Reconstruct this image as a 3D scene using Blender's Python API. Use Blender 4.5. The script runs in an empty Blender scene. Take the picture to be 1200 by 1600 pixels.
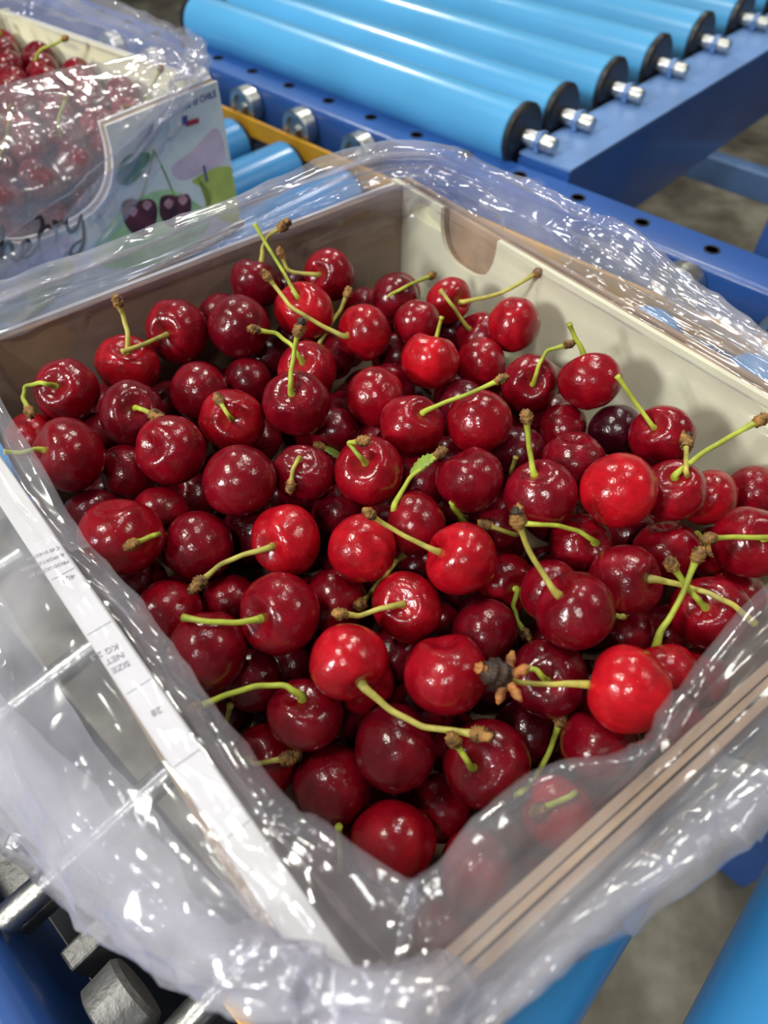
import bpy, bmesh, math, random
from mathutils import Vector, Matrix, noise, Quaternion
CH=[
(1,(-0.1308,0.2193,0.8454),0.0133,(-0.05,-0.63,0.78),[(-0.1311,0.2143,0.8516),(-0.1319,0.2132,0.8533),(-0.1324,0.2103,0.8565),(-0.1351,0.2109,0.8567),(-0.1387,0.2115,0.8552),(-0.1419,0.2114,0.8544),(-0.1421,0.2093,0.8532),(-0.1422,0.2069,0.8524),(-0.1407,0.2046,0.8517),(-0.1393,0.2024,0.8510)],'k',0.42,'dark red cherry at far left with green stem hooking over like a crook'),
(2,(-0.1131,0.2428,0.8388),0.0138,(0.30,-0.13,0.94),[(-0.1106,0.2417,0.8467),(-0.1099,0.2419,0.8494),(-0.1093,0.2432,0.8529),(-0.1095,0.2461,0.8550),(-0.1105,0.2487,0.8571),(-0.1111,0.2509,0.8601),(-0.1115,0.2513,0.8620),(-0.1118,0.2518,0.8639)],'k',0.72,'bright red cherry near the left wall with short upright stem, brown-tipped'),
(3,(-0.0948,0.2652,0.8412),0.0149,(-0.21,-0.86,0.46),[(-0.0967,0.2574,0.8453),(-0.0978,0.2551,0.8463),(-0.1008,0.2499,0.8479),(-0.1033,0.2440,0.8500),(-0.1065,0.2390,0.8518),(-0.1101,0.2354,0.8526)],'c',0.45,'maroon cherry whose stem points left across the bright cherry beside it'),
(4,(-0.1017,0.2081,0.8430),0.0137,(0.42,-0.51,0.75),[(-0.0982,0.2039,0.8491),(-0.0972,0.2029,0.8510),(-0.0943,0.1999,0.8530),(-0.0925,0.1992,0.8529),(-0.0909,0.1985,0.8526),(-0.0891,0.1973,0.8527)],'d',0.22,'very dark cherry at upper left, stubby stem with blackened knob facing camera'),
(5,(-0.1437,0.2030,0.8331),0.0117,(-0.74,0.16,-0.66),[],'',0.80,'bright red cherry crossed by a straight stem at the far left corner'),
(6,(-0.1177,0.1797,0.8478),0.0141,(-0.59,-0.38,0.71),[(-0.1227,0.1764,0.8538),(-0.1251,0.1755,0.8558),(-0.1271,0.1734,0.8571),(-0.1299,0.1726,0.8570),(-0.1326,0.1723,0.8575),(-0.1347,0.1713,0.8587)],'c',0.42,'streaky crimson cherry at left edge with stem pointing straight left'),
(7,(-0.1213,0.2130,0.8246),0.0114,(-0.52,0.84,-0.15),[],'',0.30,'small dark cherry tucked between three others at the left'),
(8,(-0.1027,0.1877,0.8292),0.0118,(-0.21,0.94,-0.26),[],'',0.35,'dark cherry sunk right of the streaky crimson one at left'),
(9,(-0.0813,0.1856,0.8447),0.0139,(-0.43,-0.54,0.73),[],'',0.42,'crimson cherry with puckered scar on its left cheek, no stem'),
(10,(-0.0797,0.2301,0.8355),0.0130,(-0.69,0.39,-0.61),[],'',0.36,'dull maroon cherry with flat bruised face in the upper left'),
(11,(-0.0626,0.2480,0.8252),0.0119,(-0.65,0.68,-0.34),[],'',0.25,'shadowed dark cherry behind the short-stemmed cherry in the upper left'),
(12,(-0.0623,0.2080,0.8400),0.0135,(0.21,-0.71,0.67),[(-0.0605,0.2022,0.8454),(-0.0601,0.2007,0.8468),(-0.0601,0.1983,0.8508),(-0.0608,0.1985,0.8523),(-0.0620,0.2001,0.8533),(-0.0632,0.2019,0.8541)],'k',0.66,'red cherry with very short bent stem standing in deep ring-shaped hollow'),
(13,(-0.0532,0.1695,0.8457),0.0140,(0.46,-0.29,-0.84),[],'',0.38,'large oval matt crimson cherry with speckled sheen left of centre'),
(14,(-0.0621,0.2987,0.8445),0.0128,(0.30,0.60,0.74),[(-0.0598,0.3033,0.8502),(-0.0586,0.3065,0.8553),(-0.0585,0.3084,0.8575),(-0.0571,0.3098,0.8600),(-0.0550,0.3111,0.8626),(-0.0523,0.3113,0.8643),(-0.0495,0.3115,0.8659)],'d',0.25,'dark maroon cherry at the back left edge of the heap, topmost there'),
(15,(-0.0663,0.2640,0.8448),0.0145,(0.33,0.67,-0.66),[],'',0.25,'dark cherry with three small glints below the back left edge'),
(16,(-0.0374,0.2796,0.8425),0.0146,(-0.21,-0.35,0.91),[(-0.0393,0.2765,0.8505),(-0.0402,0.2763,0.8531),(-0.0435,0.2810,0.8567),(-0.0467,0.2852,0.8607),(-0.0502,0.2888,0.8650),(-0.0536,0.2922,0.8693),(-0.0559,0.2945,0.8727),(-0.0581,0.2967,0.8760)],'c',0.75,'bright red cherry near the back with long pale stem leaning up left'),
(17,(-0.0270,0.3093,0.8426),0.0131,(-0.52,-0.72,0.47),[(-0.0310,0.3037,0.8462),(-0.0328,0.3020,0.8474),(-0.0372,0.3014,0.8482),(-0.0416,0.3016,0.8486),(-0.0449,0.3017,0.8493),(-0.0469,0.3018,0.8507),(-0.0479,0.3029,0.8531),(-0.0488,0.3040,0.8555)],'k',0.42,'dark red dimpled cherry in the back row under the clear film'),
(18,(-0.0475,0.3113,0.8304),0.0121,(0.13,0.99,-0.07),[],'',0.15,'almost black cherry behind the crossing stems at the back'),
(19,(-0.0088,0.2669,0.8391),0.0132,(-0.86,-0.47,0.19),[(-0.0157,0.2632,0.8407),(-0.0185,0.2612,0.8416),(-0.0236,0.2632,0.8430),(-0.0285,0.2639,0.8454),(-0.0351,0.2652,0.8494),(-0.0417,0.2676,0.8525),(-0.0454,0.2716,0.8551),(-0.0490,0.2754,0.8579),(-0.0502,0.2762,0.8593),(-0.0514,0.2768,0.8608)],'k',0.72,'bright red cherry with long stem arching left over its neighbour'),
(20,(-0.0252,0.2707,0.8218),0.0118,(-0.56,-0.05,0.82),[(-0.0292,0.2703,0.8277),(-0.0309,0.2704,0.8300),(-0.0278,0.2727,0.8345),(-0.0247,0.2756,0.8385),(-0.0227,0.2782,0.8403),(-0.0206,0.2803,0.8421),(-0.0192,0.2820,0.8447),(-0.0177,0.2836,0.8475)],'k',0.30,'dark cherry below with stem rising right to a thin brown tip'),
(21,(-0.0342,0.2434,0.8358),0.0135,(-0.11,-0.46,0.88),[(-0.0351,0.2397,0.8430),(-0.0356,0.2392,0.8452),(-0.0374,0.2392,0.8493),(-0.0397,0.2426,0.8508),(-0.0430,0.2447,0.8520),(-0.0460,0.2460,0.8542),(-0.0496,0.2456,0.8553),(-0.0532,0.2451,0.8565)],'k',0.52,'red cherry behind upright-stem cherry, own stem curling left with a small curl'),
(22,(-0.0350,0.2104,0.8457),0.0138,(-0.10,-0.39,0.92),[(-0.0359,0.2072,0.8533),(-0.0364,0.2068,0.8557),(-0.0360,0.2078,0.8602),(-0.0360,0.2116,0.8623),(-0.0352,0.2150,0.8646),(-0.0346,0.2177,0.8679),(-0.0339,0.2187,0.8703),(-0.0331,0.2198,0.8726)],'d',0.40,'crimson cherry with short stem standing straight up, centre of upper heap'),
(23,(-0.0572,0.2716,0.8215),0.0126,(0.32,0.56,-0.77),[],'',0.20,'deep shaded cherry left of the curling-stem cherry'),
(24,(-0.0120,0.3085,0.8235),0.0112,(0.72,-0.58,0.39),[(-0.0072,0.3046,0.8261),(-0.0051,0.3031,0.8271),(-0.0008,0.2929,0.8383),(0.0033,0.2922,0.8428),(0.0080,0.2919,0.8457),(0.0124,0.2963,0.8455),(0.0176,0.3051,0.8421),(0.0228,0.3113,0.8406)],'k',0.40,'small cherry at the back with green stem reaching right over the pile'),
(25,(0.0056,0.2995,0.8348),0.0124,(-0.37,0.91,-0.17),[],'',0.28,'dark cherry against the back corner behind the slanting stem'),
(26,(0.0149,0.2725,0.8404),0.0118,(0.22,0.90,0.38),[],'',0.42,'oval dark red cherry behind the round bright one in the back row'),
(27,(0.0205,0.2465,0.8388),0.0135,(0.26,0.63,0.73),[(0.0226,0.2516,0.8447),(0.0243,0.2544,0.8525),(0.0250,0.2546,0.8562)],'c',0.88,'very bright red round cherry near the back, stem barely showing behind'),
(28,(0.0322,0.2973,0.8357),0.0120,(0.56,-0.71,0.43),[(0.0362,0.2922,0.8388),(0.0380,0.2905,0.8397),(0.0443,0.2915,0.8406),(0.0506,0.2920,0.8418),(0.0571,0.2927,0.8437),(0.0630,0.2940,0.8463),(0.0674,0.2951,0.8487),(0.0717,0.2962,0.8511)],'k',0.74,'light red cherry at the back whose stem leans right against the box wall'),
(29,(0.0476,0.2841,0.8241),0.0122,(-0.72,-0.12,0.69),[(0.0424,0.2832,0.8291),(0.0402,0.2828,0.8312),(0.0366,0.2838,0.8360),(0.0331,0.2848,0.8408),(0.0299,0.2868,0.8442),(0.0269,0.2903,0.8465)],'c',0.33,'dark cherry with plain cut stem tilting up left near the back wall'),
(30,(0.0603,0.2720,0.8407),0.0129,(0.27,0.21,-0.94),[],'',0.66,'light red cherry lying against the cream wall in the back row'),
(31,(0.0448,0.2574,0.8289),0.0121,(0.64,0.64,-0.44),[],'',0.52,'red cherry wedged right of the very bright round one near the back'),
(32,(0.0068,0.2738,0.8200),0.0112,(0.49,0.81,-0.32),[],'',0.25,'dark sliver of cherry left of the very bright round one'),
(33,(-0.0034,0.2239,0.8382),0.0131,(-0.49,0.48,-0.73),[],'',0.52,'dotted red cherry above centre with three white highlights, stemless'),
(34,(0.0106,0.2012,0.8435),0.0132,(0.48,-0.22,0.85),[(0.0144,0.1995,0.8502),(0.0160,0.1992,0.8525),(0.0205,0.2008,0.8537),(0.0249,0.2019,0.8553),(0.0295,0.2023,0.8570),(0.0343,0.2030,0.8590),(0.0385,0.2036,0.8610),(0.0427,0.2042,0.8630)],'k',0.55,'red cherry above centre with straight thick stem rising right'),
(35,(0.0378,0.2026,0.8440),0.0137,(0.40,-0.19,-0.90),[],'',0.52,'red cherry with pale russet scuffs under the thick straight stem'),
(36,(0.0325,0.1736,0.8412),0.0135,(-0.37,0.56,0.74),[],'',0.33,'dark speckled matt cherry right of centre, no stem'),
(37,(-0.0056,0.1771,0.8420),0.0135,(-0.14,-0.39,0.91),[(-0.0067,0.1739,0.8493),(-0.0072,0.1734,0.8515),(-0.0087,0.1722,0.8554),(-0.0102,0.1738,0.8562),(-0.0114,0.1756,0.8566),(-0.0127,0.1766,0.8578),(-0.0109,0.1761,0.8587),(-0.0091,0.1755,0.8596)],'k',0.56,'glossy red cherry in the centre with short stem folded over at its top'),
(38,(0.0117,0.1591,0.8320),0.0124,(-0.96,0.26,0.08),[(0.0046,0.1611,0.8326),(0.0036,0.1597,0.8422),(0.0057,0.1651,0.8423),(0.0078,0.1689,0.8431),(0.0099,0.1713,0.8455),(0.0129,0.1725,0.8476),(0.0160,0.1736,0.8496),(0.0177,0.1743,0.8513),(0.0193,0.1749,0.8529)],'L',0.45,'red cherry with creased flank whose stem carries a tiny green leaf'),
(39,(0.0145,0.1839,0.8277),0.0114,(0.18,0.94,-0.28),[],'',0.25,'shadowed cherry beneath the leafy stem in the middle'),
(40,(0.0271,0.1399,0.8377),0.0137,(-0.88,-0.03,0.48),[(0.0199,0.1396,0.8417),(0.0169,0.1391,0.8439),(0.0119,0.1411,0.8453),(0.0069,0.1426,0.8473),(0.0029,0.1438,0.8496),(-0.0006,0.1447,0.8518),(-0.0022,0.1448,0.8534),(-0.0036,0.1449,0.8550)],'k',0.78,'bright freckled cherry in the centre with stem pointing up left'),
(41,(-0.0076,0.1449,0.8363),0.0128,(-0.42,0.78,-0.47),[],'',0.87,'bright scarlet cherry in the middle with white star highlight, stemless'),
(42,(0.0126,0.1553,0.8096),0.0112,(-0.18,0.84,0.51),[(0.0114,0.1609,0.8130),(0.0058,0.1506,0.8229),(0.0011,0.1373,0.8333),(-0.0018,0.1430,0.8185),(-0.0048,0.1414,0.8139),(-0.0063,0.1349,0.8204),(-0.0078,0.1308,0.8233)],'k',0.30,'hidden dark cherry whose pale stem slants down left in the middle'),
(43,(-0.0186,0.1751,0.8204),0.0112,(0.45,0.66,-0.60),[],'',0.22,'small dark wet cherry beneath the folded-stem cherry'),
(44,(-0.0311,0.1797,0.8386),0.0122,(-0.04,-0.17,0.98),[(-0.0314,0.1784,0.8458),(-0.0316,0.1784,0.8482),(-0.0321,0.1735,0.8504),(-0.0331,0.1712,0.8498),(-0.0335,0.1696,0.8483),(-0.0339,0.1682,0.8465)],'k',0.33,'dark cherry left of centre with withered curled stem stub'),
(45,(-0.0217,0.2152,0.8262),0.0112,(0.41,-0.57,-0.71),[(-0.0189,0.2113,0.8214),(-0.0197,0.2060,0.8227),(-0.0217,0.2041,0.8242),(-0.0235,0.2032,0.8266),(-0.0254,0.2031,0.8282)],'L',0.25,'little dark cherry beneath a ragged green bract, upper centre'),
(46,(0.0574,0.1646,0.8425),0.0136,(-0.35,0.29,0.89),[(0.0545,0.1670,0.8498),(0.0532,0.1678,0.8530),(0.0525,0.1705,0.8559),(0.0516,0.1728,0.8591),(0.0508,0.1751,0.8632),(0.0500,0.1773,0.8672)],'k',0.36,'dusty crimson cherry with upright stem behind and bud knot on its front'),
(47,(0.0747,0.1883,0.8352),0.0127,(-0.12,0.42,0.90),[],'',0.34,'oval wine-dark cherry behind the big scarlet one at right'),
(48,(0.0736,0.1560,0.8257),0.0119,(0.39,-0.57,0.72),[(0.0764,0.1519,0.8309),(0.0779,0.1507,0.8323),(0.0732,0.1497,0.8372),(0.0698,0.1512,0.8387),(0.0657,0.1515,0.8400),(0.0611,0.1508,0.8426),(0.0550,0.1504,0.8436),(0.0495,0.1520,0.8422)],'c',0.45,'cherry under a curved stem with a swollen green foot, right of centre'),
(49,(0.0619,0.1161,0.8417),0.0132,(-0.70,0.31,0.64),[(0.0564,0.1185,0.8468),(0.0538,0.1190,0.8497),(0.0513,0.1221,0.8522),(0.0486,0.1248,0.8551),(0.0463,0.1268,0.8581),(0.0444,0.1288,0.8612),(0.0432,0.1303,0.8639),(0.0420,0.1317,0.8666)],'d',0.40,'plump crimson cherry right of centre, stem rising to a black bud knot'),
(50,(0.0843,0.1622,0.8478),0.0142,(-0.23,0.64,-0.73),[],'',0.88,'big scarlet shiny cherry at right with cluster of sparkles, no stem'),
(51,(0.0971,0.2101,0.8313),0.0113,(0.26,0.95,-0.18),[],'',0.03,'nearly black plum-coloured cherry at the right back'),
(52,(0.0858,0.2235,0.8472),0.0132,(-0.23,0.72,0.65),[(0.0839,0.2293,0.8524),(0.0807,0.2321,0.8580),(0.0785,0.2335,0.8606),(0.0767,0.2346,0.8635),(0.0748,0.2355,0.8666)],'c',0.60,'squarish red cherry by the cream wall with short stem behind it'),
(53,(0.0639,0.2349,0.8358),0.0128,(-0.07,-0.76,0.65),[(0.0634,0.2290,0.8408),(0.0634,0.2276,0.8421),(0.0636,0.2272,0.8475),(0.0649,0.2307,0.8497),(0.0668,0.2338,0.8509),(0.0686,0.2360,0.8528),(0.0720,0.2361,0.8541),(0.0753,0.2360,0.8555)],'k',0.50,'red cherry near the right wall with stem curving to a brown hooked tip'),
(54,(0.1095,0.1947,0.8430),0.0126,(-0.65,-0.17,0.74),[(0.1046,0.1934,0.8486),(0.1026,0.1931,0.8508),(0.0989,0.1964,0.8543),(0.0950,0.1993,0.8581),(0.0913,0.2016,0.8621),(0.0875,0.2038,0.8661)],'c',0.42,'glossy dark red cherry by the right wall, straight stem leaning up left'),
(55,(0.1077,0.1689,0.8403),0.0121,(-0.24,-0.08,0.97),[(0.1060,0.1683,0.8473),(0.1055,0.1685,0.8498),(0.1104,0.1714,0.8527),(0.1153,0.1742,0.8556),(0.1201,0.1759,0.8581),(0.1247,0.1775,0.8608),(0.1282,0.1784,0.8631),(0.1317,0.1793,0.8653)],'k',0.55,'red cherry with longest straight stem pointing to the upper right wall'),
(56,(0.1268,0.1749,0.8295),0.0115,(-0.71,0.70,0.07),[(0.1219,0.1798,0.8301),(0.1076,0.1660,0.8531),(0.1089,0.1710,0.8528),(0.1117,0.1778,0.8503),(0.1131,0.1827,0.8501)],'d',0.66,'light red cherry in right corner with upright withered brown stem'),
(57,(0.1080,0.1552,0.8205),0.0129,(-0.12,0.56,0.82),[],'',0.50,'red cherry with a flat white shine below the scarlet one at right'),
(58,(0.0841,0.1347,0.8324),0.0134,(0.66,-0.41,0.63),[(0.0893,0.1314,0.8375),(0.0918,0.1303,0.8392),(0.0962,0.1298,0.8383),(0.1004,0.1288,0.8381),(0.1041,0.1268,0.8387),(0.1074,0.1244,0.8401),(0.1105,0.1215,0.8409),(0.1141,0.1194,0.8406),(0.1180,0.1172,0.8382),(0.1230,0.1160,0.8340)],'c',0.36,'dark heart-shaped cherry at right with long stem running right under film'),
(59,(0.1302,0.1478,0.8366),0.0130,(0.07,-0.48,0.87),[(0.1308,0.1441,0.8434),(0.1317,0.1433,0.8453),(0.1245,0.1413,0.8481),(0.1193,0.1415,0.8481),(0.1154,0.1412,0.8482),(0.1109,0.1401,0.8492)],'k',0.42,'dark red cherry cut by the right edge, stem pointing left'),
(60,(0.1301,0.1592,0.8146),0.0112,(-0.69,0.72,0.04),[(0.1255,0.1641,0.8148),(0.1170,0.1570,0.8284),(0.1194,0.1602,0.8259),(0.1214,0.1582,0.8243),(0.1222,0.1548,0.8246)],'k',0.55,'cherry beneath the right corner pair with thick brown ringed stem end'),
(61,(0.1310,0.1376,0.8156),0.0112,(-0.09,0.57,-0.81),[],'',0.62,'red cherry half covered beside the film at the right edge'),
(62,(0.1140,0.1244,0.8260),0.0136,(-0.58,-0.18,0.80),[(0.1093,0.1229,0.8325),(0.1075,0.1225,0.8349),(0.1046,0.1234,0.8378),(0.1022,0.1248,0.8399),(0.0990,0.1273,0.8431),(0.0955,0.1295,0.8469)],'k',0.42,'wine red cherry under the crossing stems at the lower right'),
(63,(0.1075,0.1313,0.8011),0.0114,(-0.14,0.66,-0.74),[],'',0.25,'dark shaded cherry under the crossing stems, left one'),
(64,(0.0748,0.0913,0.8374),0.0139,(-0.91,0.31,-0.27),[(0.0671,0.0938,0.8351),(0.0573,0.0933,0.8372),(0.0515,0.0929,0.8376),(0.0460,0.0926,0.8386),(0.0411,0.0924,0.8400),(0.0388,0.0925,0.8416),(0.0364,0.0926,0.8432)],'D',0.95,'largest brilliant red cherry at lower right, stem pointing left to a black bud'),
(65,(0.0921,0.1024,0.8247),0.0112,(-0.28,0.93,0.26),[(0.0902,0.1086,0.8264),(0.0912,0.1134,0.8326),(0.0939,0.1166,0.8361),(0.0961,0.1197,0.8400),(0.0982,0.1232,0.8443),(0.0994,0.1261,0.8482),(0.1007,0.1290,0.8520)],'k',0.70,'red cherry behind the brilliant one with tall ringed-tip stem rising right'),
(66,(0.1121,0.1103,0.8050),0.0112,(0.79,0.41,-0.44),[],'',0.65,'small red cherry peeping out at the film edge, lower right'),
(67,(0.0807,0.1026,0.7951),0.0120,(0.72,0.44,-0.53),[],'',0.60,'red cherry showing as a crescent under the brilliant one'),
(68,(0.0693,0.0830,0.8131),0.0132,(0.02,0.82,0.58),[],'',0.40,'broad dark red cherry under the brilliant one, above the film'),
(69,(0.0551,0.1031,0.8206),0.0134,(-0.29,-0.48,0.83),[(0.0528,0.0993,0.8272),(0.0521,0.0982,0.8289),(0.0496,0.0980,0.8332),(0.0481,0.0995,0.8341),(0.0460,0.1000,0.8337),(0.0436,0.1000,0.8341),(0.0419,0.0989,0.8345),(0.0401,0.0978,0.8351)],'c',0.30,'dark cherry behind the black bud with short arched green stem'),
(70,(0.0351,0.1205,0.8196),0.0124,(0.55,0.12,-0.82),[],'',0.30,'smooth dark cherry in the lower middle with three soft glints'),
(71,(0.0469,0.1464,0.8125),0.0118,(0.25,-0.74,0.63),[(0.0486,0.1412,0.8169),(0.0496,0.1396,0.8179),(0.0481,0.1355,0.8192),(0.0473,0.1336,0.8171),(0.0484,0.1319,0.8150),(0.0488,0.1296,0.8137),(0.0498,0.1276,0.8133),(0.0507,0.1254,0.8131)],'k',0.45,'cherry with dangling brownish stem hanging down, right of centre'),
(72,(0.0591,0.1335,0.8257),0.0116,(0.66,0.58,-0.49),[],'',0.40,'twin lobe of cherry directly behind the plump crimson one'),
(73,(0.0200,0.1002,0.8288),0.0141,(-0.12,0.67,0.73),[],'',0.58,'large red cherry in lower centre with row of vertical glints'),
(74,(0.0082,0.1282,0.8242),0.0129,(-0.21,-0.41,0.89),[(0.0065,0.1250,0.8311),(0.0059,0.1242,0.8330),(0.0020,0.1220,0.8352),(-0.0018,0.1217,0.8341),(-0.0050,0.1210,0.8330),(-0.0082,0.1198,0.8330),(-0.0105,0.1194,0.8341),(-0.0128,0.1190,0.8352)],'k',0.72,'red cherry with stem set in its open hollow, pointing left, below centre'),
(75,(-0.0116,0.1024,0.8343),0.0130,(0.50,-0.86,0.08),[(-0.0077,0.0957,0.8350),(-0.0060,0.0929,0.8352),(-0.0020,0.0904,0.8327),(0.0020,0.0876,0.8308),(0.0069,0.0853,0.8299),(0.0118,0.0830,0.8292),(0.0166,0.0821,0.8296),(0.0214,0.0813,0.8300),(0.0240,0.0806,0.8306),(0.0266,0.0800,0.8312)],'d',0.87,'bright red cherry low centre with long stem sweeping down right'),
(76,(-0.0065,0.1053,0.8118),0.0112,(-0.39,0.71,-0.59),[],'',0.60,'red cherry peeking out behind the bright one in low centre'),
(77,(-0.0346,0.1204,0.8334),0.0141,(-0.54,-0.56,0.63),[(-0.0391,0.1156,0.8387),(-0.0411,0.1141,0.8402),(-0.0440,0.1126,0.8417),(-0.0471,0.1117,0.8424),(-0.0510,0.1109,0.8441),(-0.0551,0.1102,0.8456),(-0.0591,0.1108,0.8458),(-0.0634,0.1121,0.8448)],'c',0.45,'creased crimson cherry with long bare stem pointing left'),
(78,(-0.0580,0.1074,0.8312),0.0137,(-0.12,0.74,-0.66),[],'',0.40,'tall egg-shaped crimson cherry under the long bare stem, lower left'),
(79,(-0.0765,0.1264,0.8211),0.0132,(-0.70,0.71,0.03),[],'',0.42,'red cherry against the lower left film, with scratchy highlights'),
(80,(-0.0351,0.1511,0.8342),0.0133,(-0.44,-0.73,0.52),[(-0.0386,0.1453,0.8384),(-0.0402,0.1434,0.8394),(-0.0444,0.1418,0.8395),(-0.0488,0.1408,0.8389),(-0.0529,0.1392,0.8381),(-0.0565,0.1373,0.8379),(-0.0593,0.1346,0.8373),(-0.0619,0.1320,0.8366)],'d',0.75,'shiny red cherry left of centre with stem drooping to a black and tan tip'),
(81,(-0.0677,0.1508,0.8301),0.0134,(-0.73,0.38,-0.56),[],'',0.34,'dusky crimson cherry with wet highlights between the two left stems'),
(82,(-0.0906,0.1451,0.8433),0.0146,(0.00,0.50,0.86),[],'',0.58,'big lopsided red cherry at left edge with a long white highlight'),
(83,(-0.0855,0.1670,0.8293),0.0114,(0.29,-0.96,0.01),[(-0.0836,0.1604,0.8293),(-0.0828,0.1577,0.8293),(-0.0767,0.1418,0.8491),(-0.0776,0.1393,0.8514),(-0.0792,0.1372,0.8524),(-0.0810,0.1354,0.8531)],'k',0.48,'red cherry peeping above with short stem lying on the lopsided cherry'),
(84,(-0.1124,0.1668,0.8267),0.0121,(-0.02,1.00,0.08),[],'',0.30,'flat dark purple cherry beside the left wall film'),
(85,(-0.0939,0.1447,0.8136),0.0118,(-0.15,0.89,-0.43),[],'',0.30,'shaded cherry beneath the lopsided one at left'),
(86,(-0.0580,0.1384,0.8124),0.0112,(-0.04,0.03,-1.00),[],'',0.42,'small cherry framed by the drooping stem, left of centre'),
(87,(-0.0181,0.1361,0.8164),0.0122,(0.26,0.82,-0.51),[],'',0.46,'red cherry under the left-pointing ringed stem tip below centre'),
(88,(-0.0261,0.0929,0.8152),0.0129,(-0.04,0.14,0.99),[(-0.0264,0.0939,0.8229),(-0.0266,0.0945,0.8259),(-0.0290,0.0950,0.8286),(-0.0318,0.0965,0.8291),(-0.0364,0.0966,0.8288),(-0.0408,0.0962,0.8293),(-0.0455,0.0947,0.8292),(-0.0502,0.0932,0.8291),(-0.0538,0.0915,0.8289),(-0.0574,0.0899,0.8286)],'k',0.36,'dark red cherry at lower left with long arched stem like a bow'),
(89,(-0.0407,0.0838,0.7971),0.0128,(-0.41,-0.25,0.87),[(-0.0439,0.0819,0.8037),(-0.0454,0.0814,0.8058),(-0.0432,0.0790,0.8099),(-0.0417,0.0780,0.8106),(-0.0374,0.0787,0.8109),(-0.0332,0.0795,0.8108)],'d',0.50,'red cherry at lower left corner by film with thick charred stem end'),
(90,(-0.0453,0.1065,0.8110),0.0112,(-0.03,0.83,-0.55),[],'',0.22,'dark cherry under the bow-shaped stem'),
(91,(-0.0170,0.0748,0.7994),0.0136,(0.04,0.62,-0.78),[],'',0.36,'smooth egg-shaped dark red cherry in the bottom left of the heap'),
(92,(0.0041,0.0816,0.8142),0.0139,(-0.45,0.53,-0.71),[],'',0.30,'big wine-dark cherry at bottom centre above the lowest red one'),
(93,(0.0030,0.0575,0.7973),0.0138,(0.01,1.00,0.02),[],'',0.62,'lowest red cherry in the open front corner of the bag'),
(94,(0.0326,0.0785,0.8112),0.0147,(-0.46,-0.43,0.78),[(0.0286,0.0748,0.8180),(0.0270,0.0735,0.8199),(0.0255,0.0737,0.8245),(0.0244,0.0749,0.8259),(0.0232,0.0763,0.8272),(0.0218,0.0774,0.8292)],'k',0.36,'dark cherry at bottom with short tan stem in a round hollow'),
(95,(0.0195,0.0721,0.7862),0.0117,(0.08,-0.28,-0.96),[],'',0.42,'cherry with torn whitish skin fleck between the bottom ones'),
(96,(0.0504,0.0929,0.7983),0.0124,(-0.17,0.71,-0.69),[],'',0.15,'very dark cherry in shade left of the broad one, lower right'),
(97,(-0.0164,0.0606,0.7797),0.0115,(0.21,-0.83,0.52),[(-0.0149,0.0549,0.7833),(-0.0144,0.0528,0.7837),(-0.0142,0.0549,0.7909),(-0.0143,0.0578,0.7939),(-0.0144,0.0597,0.7973),(-0.0143,0.0609,0.8031)],'c',0.34,'dark cherry low in front corner with crossed thin stems over it'),
(98,(0.0302,0.0510,0.7890),0.0129,(-0.20,0.61,-0.77),[],'',0.60,'red cherry seen through the film in the front corner, left one'),
(99,(0.0549,0.0640,0.8054),0.0127,(0.72,0.63,0.29),[(0.0604,0.0688,0.8076),(0.0580,0.0665,0.8185),(0.0557,0.0649,0.8201),(0.0517,0.0634,0.8198),(0.0479,0.0622,0.8186)],'k',0.78,'bright cherry glinting through the front film'),
(100,(0.0476,0.0701,0.7839),0.0118,(-0.61,0.16,0.77),[(0.0433,0.0713,0.7894),(0.0414,0.0716,0.7920),(0.0408,0.0668,0.8162),(0.0453,0.0705,0.8118),(0.0506,0.0771,0.8075),(0.0546,0.0829,0.8078),(0.0563,0.0866,0.8103),(0.0577,0.0899,0.8137)],'k',0.40,'blurred cherry under the front film with stem poking up out of the bag'),
(101,(0.0776,0.0793,0.7910),0.0117,(-0.22,0.10,-0.97),[],'',0.50,'pinkish blurred cherry under the film fold at lower right'),
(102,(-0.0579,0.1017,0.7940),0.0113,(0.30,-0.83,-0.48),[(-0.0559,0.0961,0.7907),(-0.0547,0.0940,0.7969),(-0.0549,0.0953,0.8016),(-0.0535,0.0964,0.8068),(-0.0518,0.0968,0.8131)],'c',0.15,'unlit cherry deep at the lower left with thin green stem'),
(103,(0.0760,0.2351,0.8152),0.0118,(0.71,0.48,-0.52),[],'',0.27,'dark cherry in the gap left of the plum-coloured one'),
(104,(0.0772,0.2163,0.8266),0.0112,(0.72,0.41,-0.56),[],'',0.40,'dim red cherry immediately left of the plum-coloured one'),
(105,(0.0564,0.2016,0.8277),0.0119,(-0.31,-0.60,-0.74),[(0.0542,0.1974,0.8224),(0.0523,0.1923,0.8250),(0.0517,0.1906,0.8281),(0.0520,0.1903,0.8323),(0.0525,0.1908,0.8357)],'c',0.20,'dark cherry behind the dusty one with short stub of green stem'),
(106,(0.0454,0.1678,0.8219),0.0112,(0.87,-0.43,-0.22),[(0.0513,0.1649,0.8204),(0.0508,0.1606,0.8244),(0.0484,0.1589,0.8271),(0.0439,0.1585,0.8300),(0.0398,0.1597,0.8308)],'k',0.30,'shaded cherry with brown stem tip left of the bud knot'),
(107,(0.0884,0.1263,0.8106),0.0112,(-0.66,0.35,0.66),[(0.0840,0.1287,0.8150),(0.0818,0.1292,0.8176),(0.0745,0.1133,0.8436),(0.0814,0.1209,0.8304)],'c',0.35,'dark red cherry below the plump one with tiny stem stub'),
(108,(0.0043,0.1213,0.8022),0.0112,(0.38,0.73,-0.57),[],'',0.30,'dark cherry in the gap between three red ones, lower middle'),
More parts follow.
